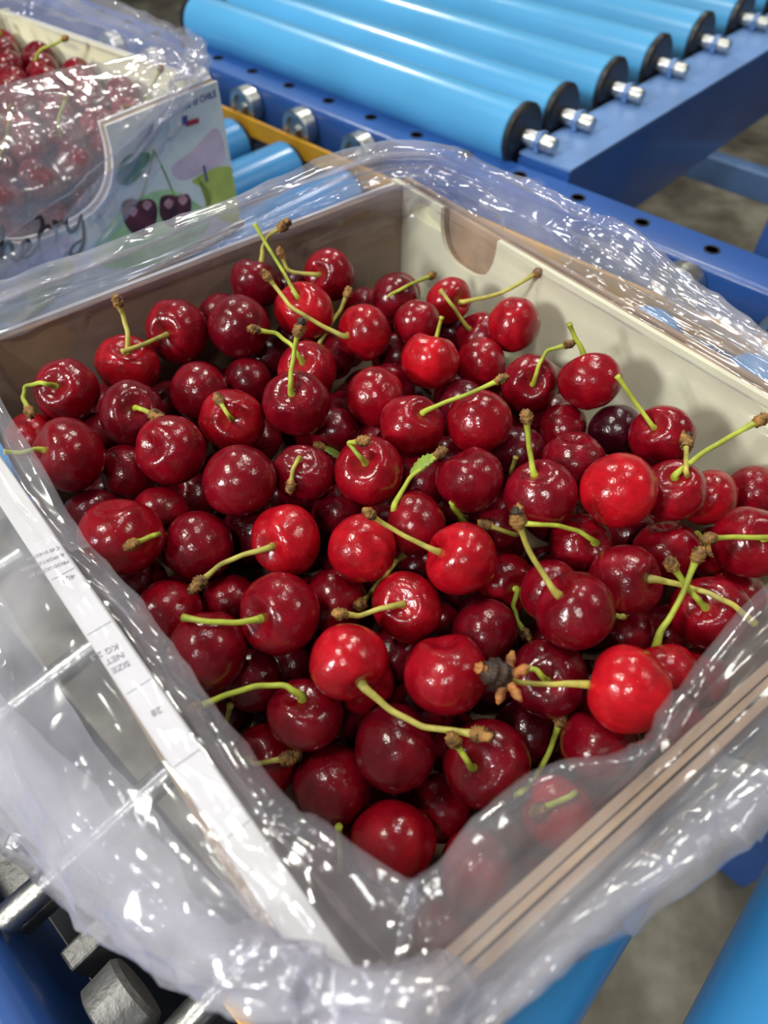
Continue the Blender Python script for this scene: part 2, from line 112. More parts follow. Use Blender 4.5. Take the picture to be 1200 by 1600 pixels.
(109,(-0.0792,0.2862,0.8334),0.0119,(-0.25,0.97,-0.03),[],'',0.25,'dark cherry at the back left rim of the pile'),
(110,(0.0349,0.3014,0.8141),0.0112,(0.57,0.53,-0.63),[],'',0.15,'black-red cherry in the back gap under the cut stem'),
(111,(0.0982,0.0938,0.8059),0.0113,(0.50,-0.19,-0.85),[],'',0.55,'rosy cherry blurred behind the film at the right'),
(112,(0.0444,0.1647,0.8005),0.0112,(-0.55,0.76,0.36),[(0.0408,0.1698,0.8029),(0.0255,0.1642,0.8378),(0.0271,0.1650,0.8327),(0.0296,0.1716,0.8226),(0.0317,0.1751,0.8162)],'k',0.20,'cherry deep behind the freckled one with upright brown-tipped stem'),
(113,(0.1475,0.1808,0.8254),0.0112,(0.86,0.41,-0.31),[],'',0.50,'red cherry tucked in the right corner behind the edge-cut one'),
(114,(0.0114,0.1001,0.7984),0.0113,(0.08,0.82,-0.57),[],'',0.25,'dark cherry in the gap under the sweeping stem at the bottom'),
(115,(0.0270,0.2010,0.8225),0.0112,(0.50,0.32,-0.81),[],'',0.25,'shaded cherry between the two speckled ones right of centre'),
(116,(0.0627,0.0840,0.7754),0.0112,(0.37,-0.23,-0.90),[],'',0.35,'red cherry faint under the top of the front film'),
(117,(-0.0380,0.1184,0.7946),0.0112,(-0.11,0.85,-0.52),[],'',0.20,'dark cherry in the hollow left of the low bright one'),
(118,(0.0194,0.0385,0.7717),0.0118,(-0.09,-0.38,-0.92),[],'',0.50,'pink tinted cherry deepest in the front corner behind the film'),
(119,(0.0450,0.0550,0.7676),0.0114,(0.59,-0.13,-0.80),[],'',0.40,'dim cherry between the two bright ones under the front film'),
(120,(-0.0003,0.0480,0.7676),0.0113,(-0.53,0.10,-0.84),[],'',0.35,'dark cherry mostly hidden below the lowest red one'),
]
FILL=[(-0.0694,0.2527,0.7952),(0.0079,0.2170,0.8136),(0.0024,0.1312,0.7692),(-0.0766,0.1671,0.8068),(0.0814,0.1980,0.7888),(0.1017,0.1909,0.7715),(0.0409,0.1147,0.7925),(-0.0174,0.2840,0.7802),(0.0073,0.2260,0.7753),(0.0796,0.2321,0.7757),(-0.0783,0.1673,0.7752),(0.0173,0.2909,0.7724),(0.1063,0.1313,0.7761),(0.0433,0.2100,0.7700),(-0.0332,0.1463,0.7936),(0.0296,0.1289,0.7694),(-0.0342,0.1950,0.7836),(-0.0123,0.1577,0.8033),(-0.0425,0.2571,0.7872),(-0.0525,0.2152,0.7767),(-0.0647,0.1263,0.7703),(0.0457,0.2515,0.7773),(-0.0333,0.1964,0.8119),(-0.0201,0.3229,0.7892),(0.0516,0.1879,0.7839),(0.1195,0.1939,0.7955),(-0.0251,0.0939,0.7761),(0.0149,0.2524,0.7692),(-0.0614,0.2008,0.8129),(0.0430,0.1441,0.7886),(0.1442,0.1624,0.7880),(-0.0345,0.1713,0.8007),(-0.0117,0.3068,0.7694),(0.0071,0.3310,0.8176),(0.0738,0.1598,0.7962),(-0.1224,0.2197,0.8014),(-0.0924,0.2239,0.8114),(-0.0113,0.2595,0.7702),(-0.1282,0.2209,0.7720),(-0.0473,0.1669,0.7699),(-0.0805,0.2630,0.7698),(0.0500,0.1648,0.7697),(-0.1171,0.1901,0.7786),(-0.0451,0.2883,0.7719),(0.0168,0.3357,0.7747),(-0.0403,0.1133,0.7693),(0.0530,0.2224,0.8050),(0.0986,0.2161,0.7946),(0.0053,0.2005,0.7706),(-0.0849,0.1933,0.8069),(0.0825,0.1223,0.7692),(0.0024,0.2497,0.8187),(-0.0140,0.1797,0.7736),(-0.1015,0.2348,0.7694),(0.0345,0.3127,0.7864),(0.0616,0.1088,0.7752),(0.0073,0.1640,0.7878),(0.1016,0.1763,0.8033),(-0.0288,0.2326,0.8088),(-0.0880,0.2130,0.7703),(0.1343,0.1443,0.7726),(0.0642,0.2639,0.7915),(0.0219,0.1957,0.7889),(-0.0701,0.2341,0.7692),(-0.1434,0.2236,0.8157),(-0.0588,0.2257,0.8110),(0.0368,0.2675,0.8020),(-0.1047,0.2575,0.8026),(-0.0284,0.2384,0.7694),(0.0254,0.1562,0.7722),(0.0011,0.0780,0.7699),(-0.0578,0.1791,0.7941),(0.0283,0.2236,0.7890),(0.0657,0.1309,0.7905),(-0.0468,0.3033,0.8065),(-0.0163,0.1551,0.7702),(0.0050,0.2926,0.8039),(-0.0182,0.2577,0.7979),(0.0904,0.1524,0.7693),(-0.0171,0.2136,0.7919),(0.0479,0.2793,0.7692),(0.1174,0.2090,0.8154),(-0.0919,0.1881,0.7820),(0.0264,0.1002,0.7692),(0.0352,0.2340,0.8220),(0.1338,0.1877,0.7737),(-0.0847,0.1488,0.7911),(-0.0029,0.1051,0.7692),(-0.1162,0.1920,0.8089),(0.0067,0.2655,0.7925),(-0.0828,0.2758,0.7961),(0.1152,0.1633,0.7844),(-0.0025,0.2360,0.7972),(0.0016,0.1846,0.8039),(0.0084,0.3164,0.7886),(0.0442,0.1929,0.8073),(0.0693,0.1811,0.8121),(-0.0146,0.1251,0.7876),(0.0532,0.2868,0.7939),(-0.0755,0.2181,0.7930),(-0.0597,0.1484,0.7885),(0.0745,0.2591,0.8143),(0.0016,0.3433,0.7965),(0.0745,0.1787,0.7719),(0.0185,0.1379,0.7912),(-0.0683,0.1930,0.7717),(0.0875,0.2468,0.7967),(0.1020,0.2212,0.7697),(-0.0388,0.2792,0.8021),(-0.0379,0.1384,0.7693),(-0.0856,0.2524,0.8184),(-0.1236,0.2440,0.7871),(-0.0513,0.1668,0.8189),(-0.1250,0.2414,0.8144),(0.0224,0.2457,0.8001),(0.0756,0.2611,0.7694)]

SC=bpy.context.scene; COL=SC.collection
ZC=1.035; PIT=math.radians(50.8); CP,SP=math.cos(PIT),math.sin(PIT); FPX=1080.0
def ray(u,v):
    a=(u-600)/FPX; b=(v-800)/FPX
    return Vector((a,CP-b*SP,-(SP+b*CP)))
def at(u,v,H):                       # point on the level H below the camera height
    r=ray(u,v); return r*(H/-r.z)+Vector((0,0,ZC))
TD=Vector((-.733,.68,0)).normalized(); RD=Vector((.68,.733,0)).normalized()
def tr(t,r,z): return TD*t+RD*r+Vector((0,0,z))
# ---------------------------------------------------------------- materials
def newmat(n):
    m=bpy.data.materials.new(n); m.use_nodes=True; nt=m.node_tree
    return m,nt,nt.nodes['Principled BSDF'],nt.nodes['Material Output']
def nd(nt,t,**k):
    n=nt.nodes.new(t)
    for a,b in k.items():
        if a in n.inputs.keys(): n.inputs[a].default_value=b
        else: setattr(n,a,b)
    return n
def ramp(nt,fac,stops):
    r=nt.nodes.new('ShaderNodeValToRGB'); e=r.color_ramp.elements
    while len(e)<len(stops): e.new(.5)
    for i,(p,c) in enumerate(stops): e[i].position=p; e[i].color=(*c,1) if len(c)==3 else c
    nt.links.new(fac,r.inputs[0]); return r.outputs[0]
def plain(n,col,rough=.5,metal=0,var=.12,scale=30,bump=0,coat=0,bscale=None,spec=.5):
    m,nt,b,o=newmat(n)
    tc=nd(nt,'ShaderNodeTexCoord'); nz=nd(nt,'ShaderNodeTexNoise',Scale=scale,Detail=6.0)
    nt.links.new(tc.outputs['Object'],nz.inputs['Vector'])
    c0=tuple(max(0,x*(1-var)) for x in col); c1=tuple(min(1,x*(1+var)) for x in col)
    nt.links.new(ramp(nt,nz.outputs['Fac'],[(.3,c0),(.7,c1)]),b.inputs['Base Color'])
    b.inputs['Roughness'].default_value=rough; b.inputs['Metallic'].default_value=metal
    b.inputs['Specular IOR Level'].default_value=spec
    b.inputs['Coat Weight'].default_value=coat; b.inputs['Coat Roughness'].default_value=.08
    if bump:
        n2=nd(nt,'ShaderNodeTexNoise',Scale=bscale or scale*2,Detail=4.0); nt.links.new(tc.outputs['Object'],n2.inputs['Vector'])
        bp=nd(nt,'ShaderNodeBump',Strength=bump,Distance=.001); nt.links.new(n2.outputs['Fac'],bp.inputs['Height']); nt.links.new(bp.outputs[0],b.inputs['Normal'])
    return m
def lerp(a,b,t): return tuple(x+(y-x)*t for x,y in zip(a,b))
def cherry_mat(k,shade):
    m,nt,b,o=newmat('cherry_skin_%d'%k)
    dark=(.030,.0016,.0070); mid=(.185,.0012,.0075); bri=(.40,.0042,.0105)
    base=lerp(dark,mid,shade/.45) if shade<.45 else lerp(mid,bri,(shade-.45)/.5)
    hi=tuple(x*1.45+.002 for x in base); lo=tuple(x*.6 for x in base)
    tc=nd(nt,'ShaderNodeTexCoord')
    mp=nd(nt,'ShaderNodeMapping'); mp.inputs['Scale'].default_value=(1,1,.35); nt.links.new(tc.outputs['Object'],mp.inputs[0])
    oi=nd(nt,'ShaderNodeObjectInfo'); ml=nd(nt,'ShaderNodeMath',operation='MULTIPLY'); ml.inputs[1].default_value=37; nt.links.new(oi.outputs['Random'],ml.inputs[0])
    nz=nd(nt,'ShaderNodeTexNoise',noise_dimensions='4D',Scale=1.6,Detail=7.0,Roughness=.62)
    nt.links.new(mp.outputs[0],nz.inputs['Vector']); nt.links.new(ml.outputs[0],nz.inputs['W'])
    c=ramp(nt,nz.outputs['Fac'],[(.32,lo),(.5,base),(.68,hi)])
    vo=nd(nt,'ShaderNodeTexVoronoi',Scale=21.0); nt.links.new(tc.outputs['Object'],vo.inputs['Vector'])
    sp=ramp(nt,vo.outputs['Distance'],[(.06,(1,1,1)),(.17,(0,0,0))])
    n3=nd(nt,'ShaderNodeTexNoise',noise_dimensions='4D',Scale=1.3); nt.links.new(tc.outputs['Object'],n3.inputs['Vector']); nt.links.new(ml.outputs[0],n3.inputs['W'])
    g=ramp(nt,n3.outputs['Fac'],[(.42,(0,0,0)),(.66,(1,1,1))])
    mu=nd(nt,'ShaderNodeMath',operation='MULTIPLY'); nt.links.new(sp,mu.inputs[0]); nt.links.new(g,mu.inputs[1])
    m2=nd(nt,'ShaderNodeMath',operation='MULTIPLY'); nt.links.new(mu.outputs[0],m2.inputs[0]); m2.inputs[1].default_value=.75
    mx=nd(nt,'ShaderNodeMixRGB'); nt.links.new(m2.outputs[0],mx.inputs[0]); nt.links.new(c,mx.inputs[1])
    mx.inputs[2].default_value=(base[0]*1.6+.06,base[1]+.035,base[2]+.03,1)
    nt.links.new(mx.outputs[0],b.inputs['Base Color'])
    b.inputs['Roughness'].default_value=.26; b.inputs['Specular IOR Level'].default_value=.22
    b.inputs['Coat Weight'].default_value=.55; b.inputs['Coat Roughness'].default_value=.045
    b.inputs['Subsurface Weight'].default_value=.12; b.inputs['Subsurface Radius'].default_value=(1,.15,.1); b.inputs['Subsurface Scale'].default_value=.003
    n4=nd(nt,'ShaderNodeTexNoise',Scale=9.0,Detail=3.0); nt.links.new(tc.outputs['Object'],n4.inputs['Vector'])
    v2=nd(nt,'ShaderNodeTexVoronoi',Scale=7.0); nt.links.new(tc.outputs['Object'],v2.inputs['Vector'])
    dr=ramp(nt,v2.outputs['Distance'],[(.0,(1,1,1)),(.13,(0,0,0))])
    ad=nd(nt,'ShaderNodeMath',operation='MULTIPLY_ADD'); nt.links.new(dr,ad.inputs[0]); ad.inputs[1].default_value=.9; nt.links.new(n4.outputs['Fac'],ad.inputs[2])
    bp=nd(nt,'ShaderNodeBump',Strength=.30,Distance=.0006); nt.links.new(ad.outputs[0],bp.inputs['Height']); nt.links.new(bp.outputs[0],b.inputs['Normal'])
    nt.links.new(bp.outputs[0],b.inputs['Coat Normal'])
    return m
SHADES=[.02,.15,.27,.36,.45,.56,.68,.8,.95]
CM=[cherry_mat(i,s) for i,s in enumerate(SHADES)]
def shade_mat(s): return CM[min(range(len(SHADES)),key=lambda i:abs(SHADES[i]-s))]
M={}
M['stem']=plain('stem_green',(.36,.42,.045),.45,var=.35,scale=120,bump=.4,spec=.4)
M['stem2']=plain('stem_yellow_green',(.40,.36,.07),.5,var=.4,scale=120,bump=.4)
M['stemtip']=plain('stem_tip_brown',(.24,.12,.028),.6,var=.9,scale=330,bump=1,bscale=700)
M['bud']=plain('dried_bud_black',(.035,.018,.01),.55,var=.8,scale=300,bump=1,bscale=600)
M['budbrown']=plain('bud_scale_brown',(.36,.14,.035),.6,var=.5,scale=300,bump=1,bscale=600)
M['leaf']=plain('bract_green',(.22,.32,.05),.5,var=.3,scale=200,bump=.5)
def card(n,col,corr=False,var=.06):
    m,nt,b,o=newmat(n); tc=nd(nt,'ShaderNodeTexCoord')
    nz=nd(nt,'ShaderNodeTexNoise',Scale=45.0,Detail=8.0); nt.links.new(tc.outputs['Object'],nz.inputs['Vector'])
    c=ramp(nt,nz.outputs['Fac'],[(.3,tuple(x*(1-var) for x in col)),(.7,tuple(min(1,x*(1+var)) for x in col))])
    nt.links.new(c,b.inputs['Base Color']); b.inputs['Roughness'].default_value=.6
    bp=nd(nt,'ShaderNodeBump',Strength=.3,Distance=.0008); n2=nd(nt,'ShaderNodeTexNoise',Scale=25.0,Detail=3.0); nt.links.new(tc.outputs['Object'],n2.inputs['Vector'])
    nt.links.new(n2.outputs['Fac'],bp.inputs['Height']); nt.links.new(bp.outputs[0],b.inputs['Normal'])
    return m
M['kraft']=card('kraft_board',(.34,.235,.15),var=.14); M['cream']=card('cream_board',(.86,.86,.60)); M['white']=card('white_board',(.74,.74,.70))
M['kraftdark']=card('kraft_edge',(.42,.29,.17),var=.3)
M['paper']=card('label_paper',(.80,.80,.79)); M['ink']=plain('grey_ink',(.30,.30,.34),.7); M['inkblack']=plain('brush_ink',(.03,.02,.025),.6)
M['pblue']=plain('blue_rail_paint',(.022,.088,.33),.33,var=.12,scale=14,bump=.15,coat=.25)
M['pblue2']=plain('pale_blue_and_lit_top',(.13,.25,.52),.42,var=.15,scale=14,bump=.15,coat=.1)  # pale blue; on the beam's top flange the paleness stands for overhead light
M['roller']=plain('light_blue_roller_sleeve',(.045,.27,.60),.33,var=.10,scale=7,coat=.25)
M['roller2']=plain('sky_blue_roller_sleeve',(.085,.36,.66),.30,var=.10,scale=7,coat=.35)
M['black']=plain('black_plastic',(.012,.012,.014),.4,coat=.2)
M['steel']=plain('zinc_steel',(.50,.50,.48),.34,metal=1,var=.25,scale=90,bump=.5)
M['alu']=plain('cast_grey_metal',(.24,.24,.235),.5,metal=.75,var=.25,scale=120,bump=.8)
M['dark']=plain('shaded_blue_pan',(.028,.034,.05),.5,var=.4,scale=22)  # blue tray, with the shade under the axles put into the dark colour
M['yellow']=plain('yellow_strip',(.72,.36,.02),.5,var=.15,scale=40)
M['hole']=plain('drilled_hole_dark',(.012,.015,.03),.7)
M['ppink']=plain('pink_print',(.68,.50,.58),.6,var=.2,scale=60); M['pyel']=plain('yellow_green_print',(.52,.55,.10),.6,var=.2,scale=60)
M['pgreen']=plain('green_print',(.42,.60,.30),.6,var=.25,scale=50); M['pleaf']=plain('leaf_print',(.07,.20,.08),.6,var=.5,scale=90)
M['pcherry']=plain('cherry_print',(.09,.012,.022),.6,var=.8,scale=80); M['pcherry2']=plain('cherry_print_shine',(.55,.25,.28),.6,var=.3,scale=120)
M['pred']=plain('red_print',(.45,.03,.05),.6); M['pblueink']=plain('blue_ink',(.06,.06,.30),.6)
def floor_mat():
    m,nt,b,o=newmat('stained_concrete'); tc=nd(nt,'ShaderNodeTexCoord')
    a=nd(nt,'ShaderNodeTexNoise',Scale=5.0,Detail=9.0,Roughness=.6); nt.links.new(tc.outputs['Object'],a.inputs['Vector'])
    c=ramp(nt,a.outputs['Fac'],[(.32,(.05,.042,.03)),(.5,(.15,.135,.10)),(.64,(.30,.285,.23))])
    nt.links.new(c,b.inputs['Base Color']); b.inputs['Roughness'].default_value=.55
    bp=nd(nt,'ShaderNodeBump',Strength=.4,Distance=.01); nt.links.new(a.outputs['Fac'],bp.inputs['Height']); nt.links.new(bp.outputs[0],b.inputs['Normal'])
    return m
def film_mat(name,haze=.17,tint=(.93,.93,.97)):
    m,nt,b,o=newmat(name); nt.nodes.remove(b)
    tc=nd(nt,'ShaderNodeTexCoord')
    # creases: crinkle height from folded noise ridges
    n1=nd(nt,'ShaderNodeTexNoise',Scale=22.0,Detail=3.0,Distortion=.6); nt.links.new(tc.outputs['Object'],n1.inputs['Vector'])
    def crease(sc,dist,cap):
        n=nd(nt,'ShaderNodeTexNoise',Scale=sc,Detail=1.0,Distortion=dist); nt.links.new(tc.outputs['Object'],n.inputs['Vector'])
        s1=nd(nt,'ShaderNodeMath',operation='SUBTRACT'); nt.links.new(n.outputs['Fac'],s1.inputs[0]); s1.inputs[1].default_value=.5
        a1=nd(nt,'ShaderNodeMath',operation='ABSOLUTE'); nt.links.new(s1.outputs[0],a1.inputs[0])
        m1=nd(nt,'ShaderNodeMath',operation='MINIMUM'); nt.links.new(a1.outputs[0],m1.inputs[0]); m1.inputs[1].default_value=cap
        return m1.outputs[0]
    c1=crease(11.0,1.2,.10); c2=crease(31.0,.8,.07)
    ad=nd(nt,'ShaderNodeMath',operation='MULTIPLY_ADD'); nt.links.new(c2,ad.inputs[0]); ad.inputs[1].default_value=.5; nt.links.new(c1,ad.inputs[2])
    bp=nd(nt,'ShaderNodeBump',Strength=.45,Distance=.011); nt.links.new(ad.outputs[0],bp.inputs['Height'])
    tr_=nd(nt,'ShaderNodeBsdfTransparent'); tr_.inputs[0].default_value=(*tint,1)
    gl=nd(nt,'ShaderNodeBsdfGlossy'); gl.inputs['Roughness'].default_value=.13; gl.inputs['Color'].default_value=(1,1,1,1); nt.links.new(bp.outputs[0],gl.inputs['Normal'])
    df=nd(nt,'ShaderNodeBsdfDiffuse'); df.inputs['Color'].default_value=(.86,.86,.92,1); nt.links.new(bp.outputs[0],df.inputs['Normal'])
    tl=nd(nt,'ShaderNodeBsdfTranslucent'); tl.inputs['Color'].default_value=(.86,.86,.92,1)
    md=nd(nt,'ShaderNodeMixShader'); md.inputs[0].default_value=.4; nt.links.new(df.outputs[0],md.inputs[1]); nt.links.new(tl.outputs[0],md.inputs[2])
    hz=ramp(nt,n1.outputs['Fac'],[(.3,(haze*.5,)*3),(.7,(haze*1.5,)*3)])
    at_=nd(nt,'ShaderNodeAttribute',attribute_name='ply'); hm=nd(nt,'ShaderNodeMath',operation='MULTIPLY'); hm.use_clamp=True; nt.links.new(hz,hm.inputs[0]); nt.links.new(at_.outputs['Fac'],hm.inputs[1])
    m1=nd(nt,'ShaderNodeMixShader'); nt.links.new(hm.outputs[0],m1.inputs[0]); nt.links.new(tr_.outputs[0],m1.inputs[1]); nt.links.new(md.outputs[0],m1.inputs[2])
    lw=nd(nt,'ShaderNodeLayerWeight',Blend=.5); nt.links.new(bp.outputs[0],lw.inputs['Normal']); fr=nd(nt,'ShaderNodeMath',operation='POWER'); nt.links.new(lw.outputs['Facing'],fr.inputs[0]); fr.inputs[1].default_value=3.2
    f2=nd(nt,'ShaderNodeMath',operation='MULTIPLY_ADD'); nt.links.new(fr.outputs[0],f2.inputs[0]); f2.inputs[1].default_value=.27; f2.inputs[2].default_value=.055; f2.use_clamp=True
    m2=nd(nt,'ShaderNodeMixShader'); nt.links.new(f2.outputs[0],m2.inputs[0]); nt.links.new(m1.outputs[0],m2.inputs[1]); nt.links.new(gl.outputs[0],m2.inputs[2])
    nt.links.new(m2.outputs[0],o.inputs[0]); return m
M['floor']=floor_mat(); M['film']=film_mat('clear_film'); M['film2']=film_mat('clear_film_far',.16)
# ---------------------------------------------------------------- mesh helpers
def obj(name,bm,mat,parent=None,smooth=False,pinv=None):
    me=bpy.data.meshes.new(name); bm.normal_update(); bm.to_mesh(me); bm.free()
    for m in (mat if isinstance(mat,(list,tuple)) else [mat]): me.materials.append(m)
    if smooth:
        me.polygons.foreach_set('use_smooth',[True]*len(me.polygons))
        if smooth=='auto': me.set_sharp_from_angle(angle=math.radians(32))
    o=bpy.data.objects.new(name,me); COL.objects.link(o)
    if parent: o.parent=parent
    if pinv is not None: o.matrix_parent_inverse=pinv
    return o
def tag(o,label=None,cat=None,group=None,kind=None):
    for k,v in (('label',label),('category',cat),('group',group),('kind',kind)):
        if v: o[k]=v
    return o
def empty(name,M4,label=None,cat=None,group=None):
    o=bpy.data.objects.new(name,None); o.empty_display_size=.02; COL.objects.link(o); o.matrix_world=M4
    o.location,o.rotation_euler=M4.to_translation(),M4.to_euler(); return tag(o,label,cat,group)
def box(bm,x0,x1,y0,y1,z0,z1,bev=0):
    r=bmesh.ops.create_cube(bm,size=1.0); vs=r['verts']
    bmesh.ops.scale(bm,vec=(x1-x0,y1-y0,z1-z0),verts=vs); bmesh.ops.translate(bm,vec=((x0+x1)/2,(y0+y1)/2,(z0+z1)/2),verts=vs)
    if bev:
        es=[e for e in {e for v in vs for e in v.link_edges}]
        bmesh.ops.bevel(bm,geom=es,offset=bev,segments=2,affect='EDGES',profile=.5)
def lathe(bm,prof,n=40,M4=None):        # profile of (radius, z); closed by caps when radius is 0
    rings=[]
    for r,z in prof:
        if r<1e-6: v=[bm.verts.new((0,0,z))]
        else: v=[bm.verts.new((r*math.cos(2*math.pi*i/n),r*math.sin(2*math.pi*i/n),z)) for i in range(n)]
        rings.append(v)
    for a,b in zip(rings,rings[1:]):
        for i in range(n):
            j=(i+1)%n
            if len(a)==1 and len(b)==1: continue
            if len(a)==1: bm.faces.new((a[0],b[i],b[j]))
            elif len(b)==1: bm.faces.new((a[i],a[j],b[0]))
            else: bm.faces.new((a[i],a[j],b[j],b[i]))
    if M4 is not None: bmesh.ops.transform(bm,matrix=M4,verts=[v for r in rings for v in r])
def frames(pts):
    out=[];n=None
    for i,p in enumerate(pts):
        t=(pts[min(i+1,len(pts)-1)]-pts[max(i-1,0)]).normalized()
        if n is None: n=t.orthogonal().normalized()
        else: n=(n-t*n.dot(t)).normalized()
        out.append((p,n,t.cross(n)))
    return out
def crv(P,sub=5):
    if len(P)<3: return [P[0].lerp(P[-1],i/sub) for i in range(sub+1)]
    out=[]
    for i in range(len(P)-1):
        p0=P[max(i-1,0)];p1=P[i];p2=P[i+1];p3=P[min(i+2,len(P)-1)]
        for k in range(sub):
            t=k/sub; out.append(.5*((2*p1)+(p2-p0)*t+(2*p0-5*p1+4*p2-p3)*t*t+(3*p1-p0-3*p2+p3)*t**3))
    out.append(P[-1].copy()); return out
def tube(bm,pts,rad,n=10,sq=1.0):
    fr=frames(pts); rings=[]
    for i,(p,a,b) in enumerate(fr):
        r=rad(i/(len(pts)-1)) if callable(rad) else rad
        rings.append([bm.verts.new(p+a*r*math.cos(2*math.pi*k/n)+b*r*sq*math.sin(2*math.pi*k/n)) for k in range(n)])
    for x,y in zip(rings,rings[1:]):
        for k in range(n): bm.faces.new((x[k],x[(k+1)%n],y[(k+1)%n],y[k]))
    bm.faces.new(rings[0][::-1]); bm.faces.new(rings[-1])
# ---------------------------------------------------------------- cherries
def cherry_mesh(seed,nu=40,nv=26):
    rnd=random.Random(seed); bm=bmesh.new()
    sx=rnd.uniform(1.0,1.07); sy=rnd.uniform(.93,.99); hz=rnd.uniform(.86,.95); dep=rnd.uniform(.22,.32); wid=rnd.uniform(.26,.34)
    gro=rnd.uniform(.02,.10); lop=rnd.uniform(-.09,.09); tip=rnd.uniform(.02,.06); off=Vector((seed*3.1,seed*1.7,0))
    def P(phi,th):
        s,c=math.sin(phi),math.cos(phi)
        r=s*(1+.05*c)                       # heavier shoulders
        z=hz*c
        if c>0:
            w=wid*(1+.35*abs(math.cos(th)))
            z-=dep*math.exp(-(s/w)**2)*1.0
            z+=.05*math.exp(-((s-.55)/.2)**2)*abs(math.sin(th))
        else: z+=tip*math.exp(-(s/.22)**2)-.03*s*s*0
        d=math.atan2(math.sin(th),math.cos(th)); r*=1-gro*math.exp(-(d/.28)**2)
        r*=1+lop*math.cos(th+1)*max(0,c+.3)
        v=Vector((r*math.cos(th)*sx,r*math.sin(th)*sy,z))
        return v*(1+.045*noise.noise(v*1.3+off)+.007*noise.noise(v*4+off))
    top=bm.verts.new(P(0,0)); bot=bm.verts.new(P(math.pi,0)); rings=[]
    for i in range(1,nv):
        ph=math.pi*(i/nv)**1.15
        rings.append([bm.verts.new(P(ph,2*math.pi*k/nu)) for k in range(nu)])
    for k in range(nu):
        j=(k+1)%nu; bm.faces.new((top,rings[0][k],rings[0][j])); bm.faces.new((bot,rings[-1][j],rings[-1][k]))
        for a,b in zip(rings,rings[1:]): bm.faces.new((a[k],b[k],b[j],a[j]))
    me=bpy.data.meshes.new('cherry_body'); bm.to_mesh(me); bm.free(); me.materials.append(CM[4])
    me.polygons.foreach_set('use_smooth',[True]*len(me.polygons)); return me
CMESH=[cherry_mesh(i) for i in range(12)]
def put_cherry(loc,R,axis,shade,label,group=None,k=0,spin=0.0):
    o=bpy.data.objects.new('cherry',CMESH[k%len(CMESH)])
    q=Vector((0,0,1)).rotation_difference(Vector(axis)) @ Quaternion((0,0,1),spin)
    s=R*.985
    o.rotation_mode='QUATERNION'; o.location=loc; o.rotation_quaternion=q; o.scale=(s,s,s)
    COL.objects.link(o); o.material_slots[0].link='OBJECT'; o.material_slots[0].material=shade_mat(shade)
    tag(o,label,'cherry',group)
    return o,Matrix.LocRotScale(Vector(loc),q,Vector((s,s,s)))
def knob(bm,p,d,r,L,seed,bumps=5):
    """ringed woody end of a stalk"""
    d=d.normalized(); prof=[]
    n=12; rnd=random.Random(seed)
    for i in range(n+1):
        t=i/n; e=math.sin(math.pi*min(1,max(0,t*.86+.10)))**.5
        prof.append((r*e*(1+.16*math.sin(t*bumps*6.28)),L*t))
    prof=[(0,0)]+prof+[(0,L*.93)]
    q=Vector((0,0,1)).rotation_difference(d); a=len(bm.verts)
    lathe(bm,prof,14,Matrix.Translation(p)@q.to_matrix().to_4x4())
    bm.verts.ensure_lookup_table()
    for v in bm.verts[a:]: v.co+=(v.co-p).normalized()*r*.45*noise.noise(v.co*800+Vector((seed,0,0)))
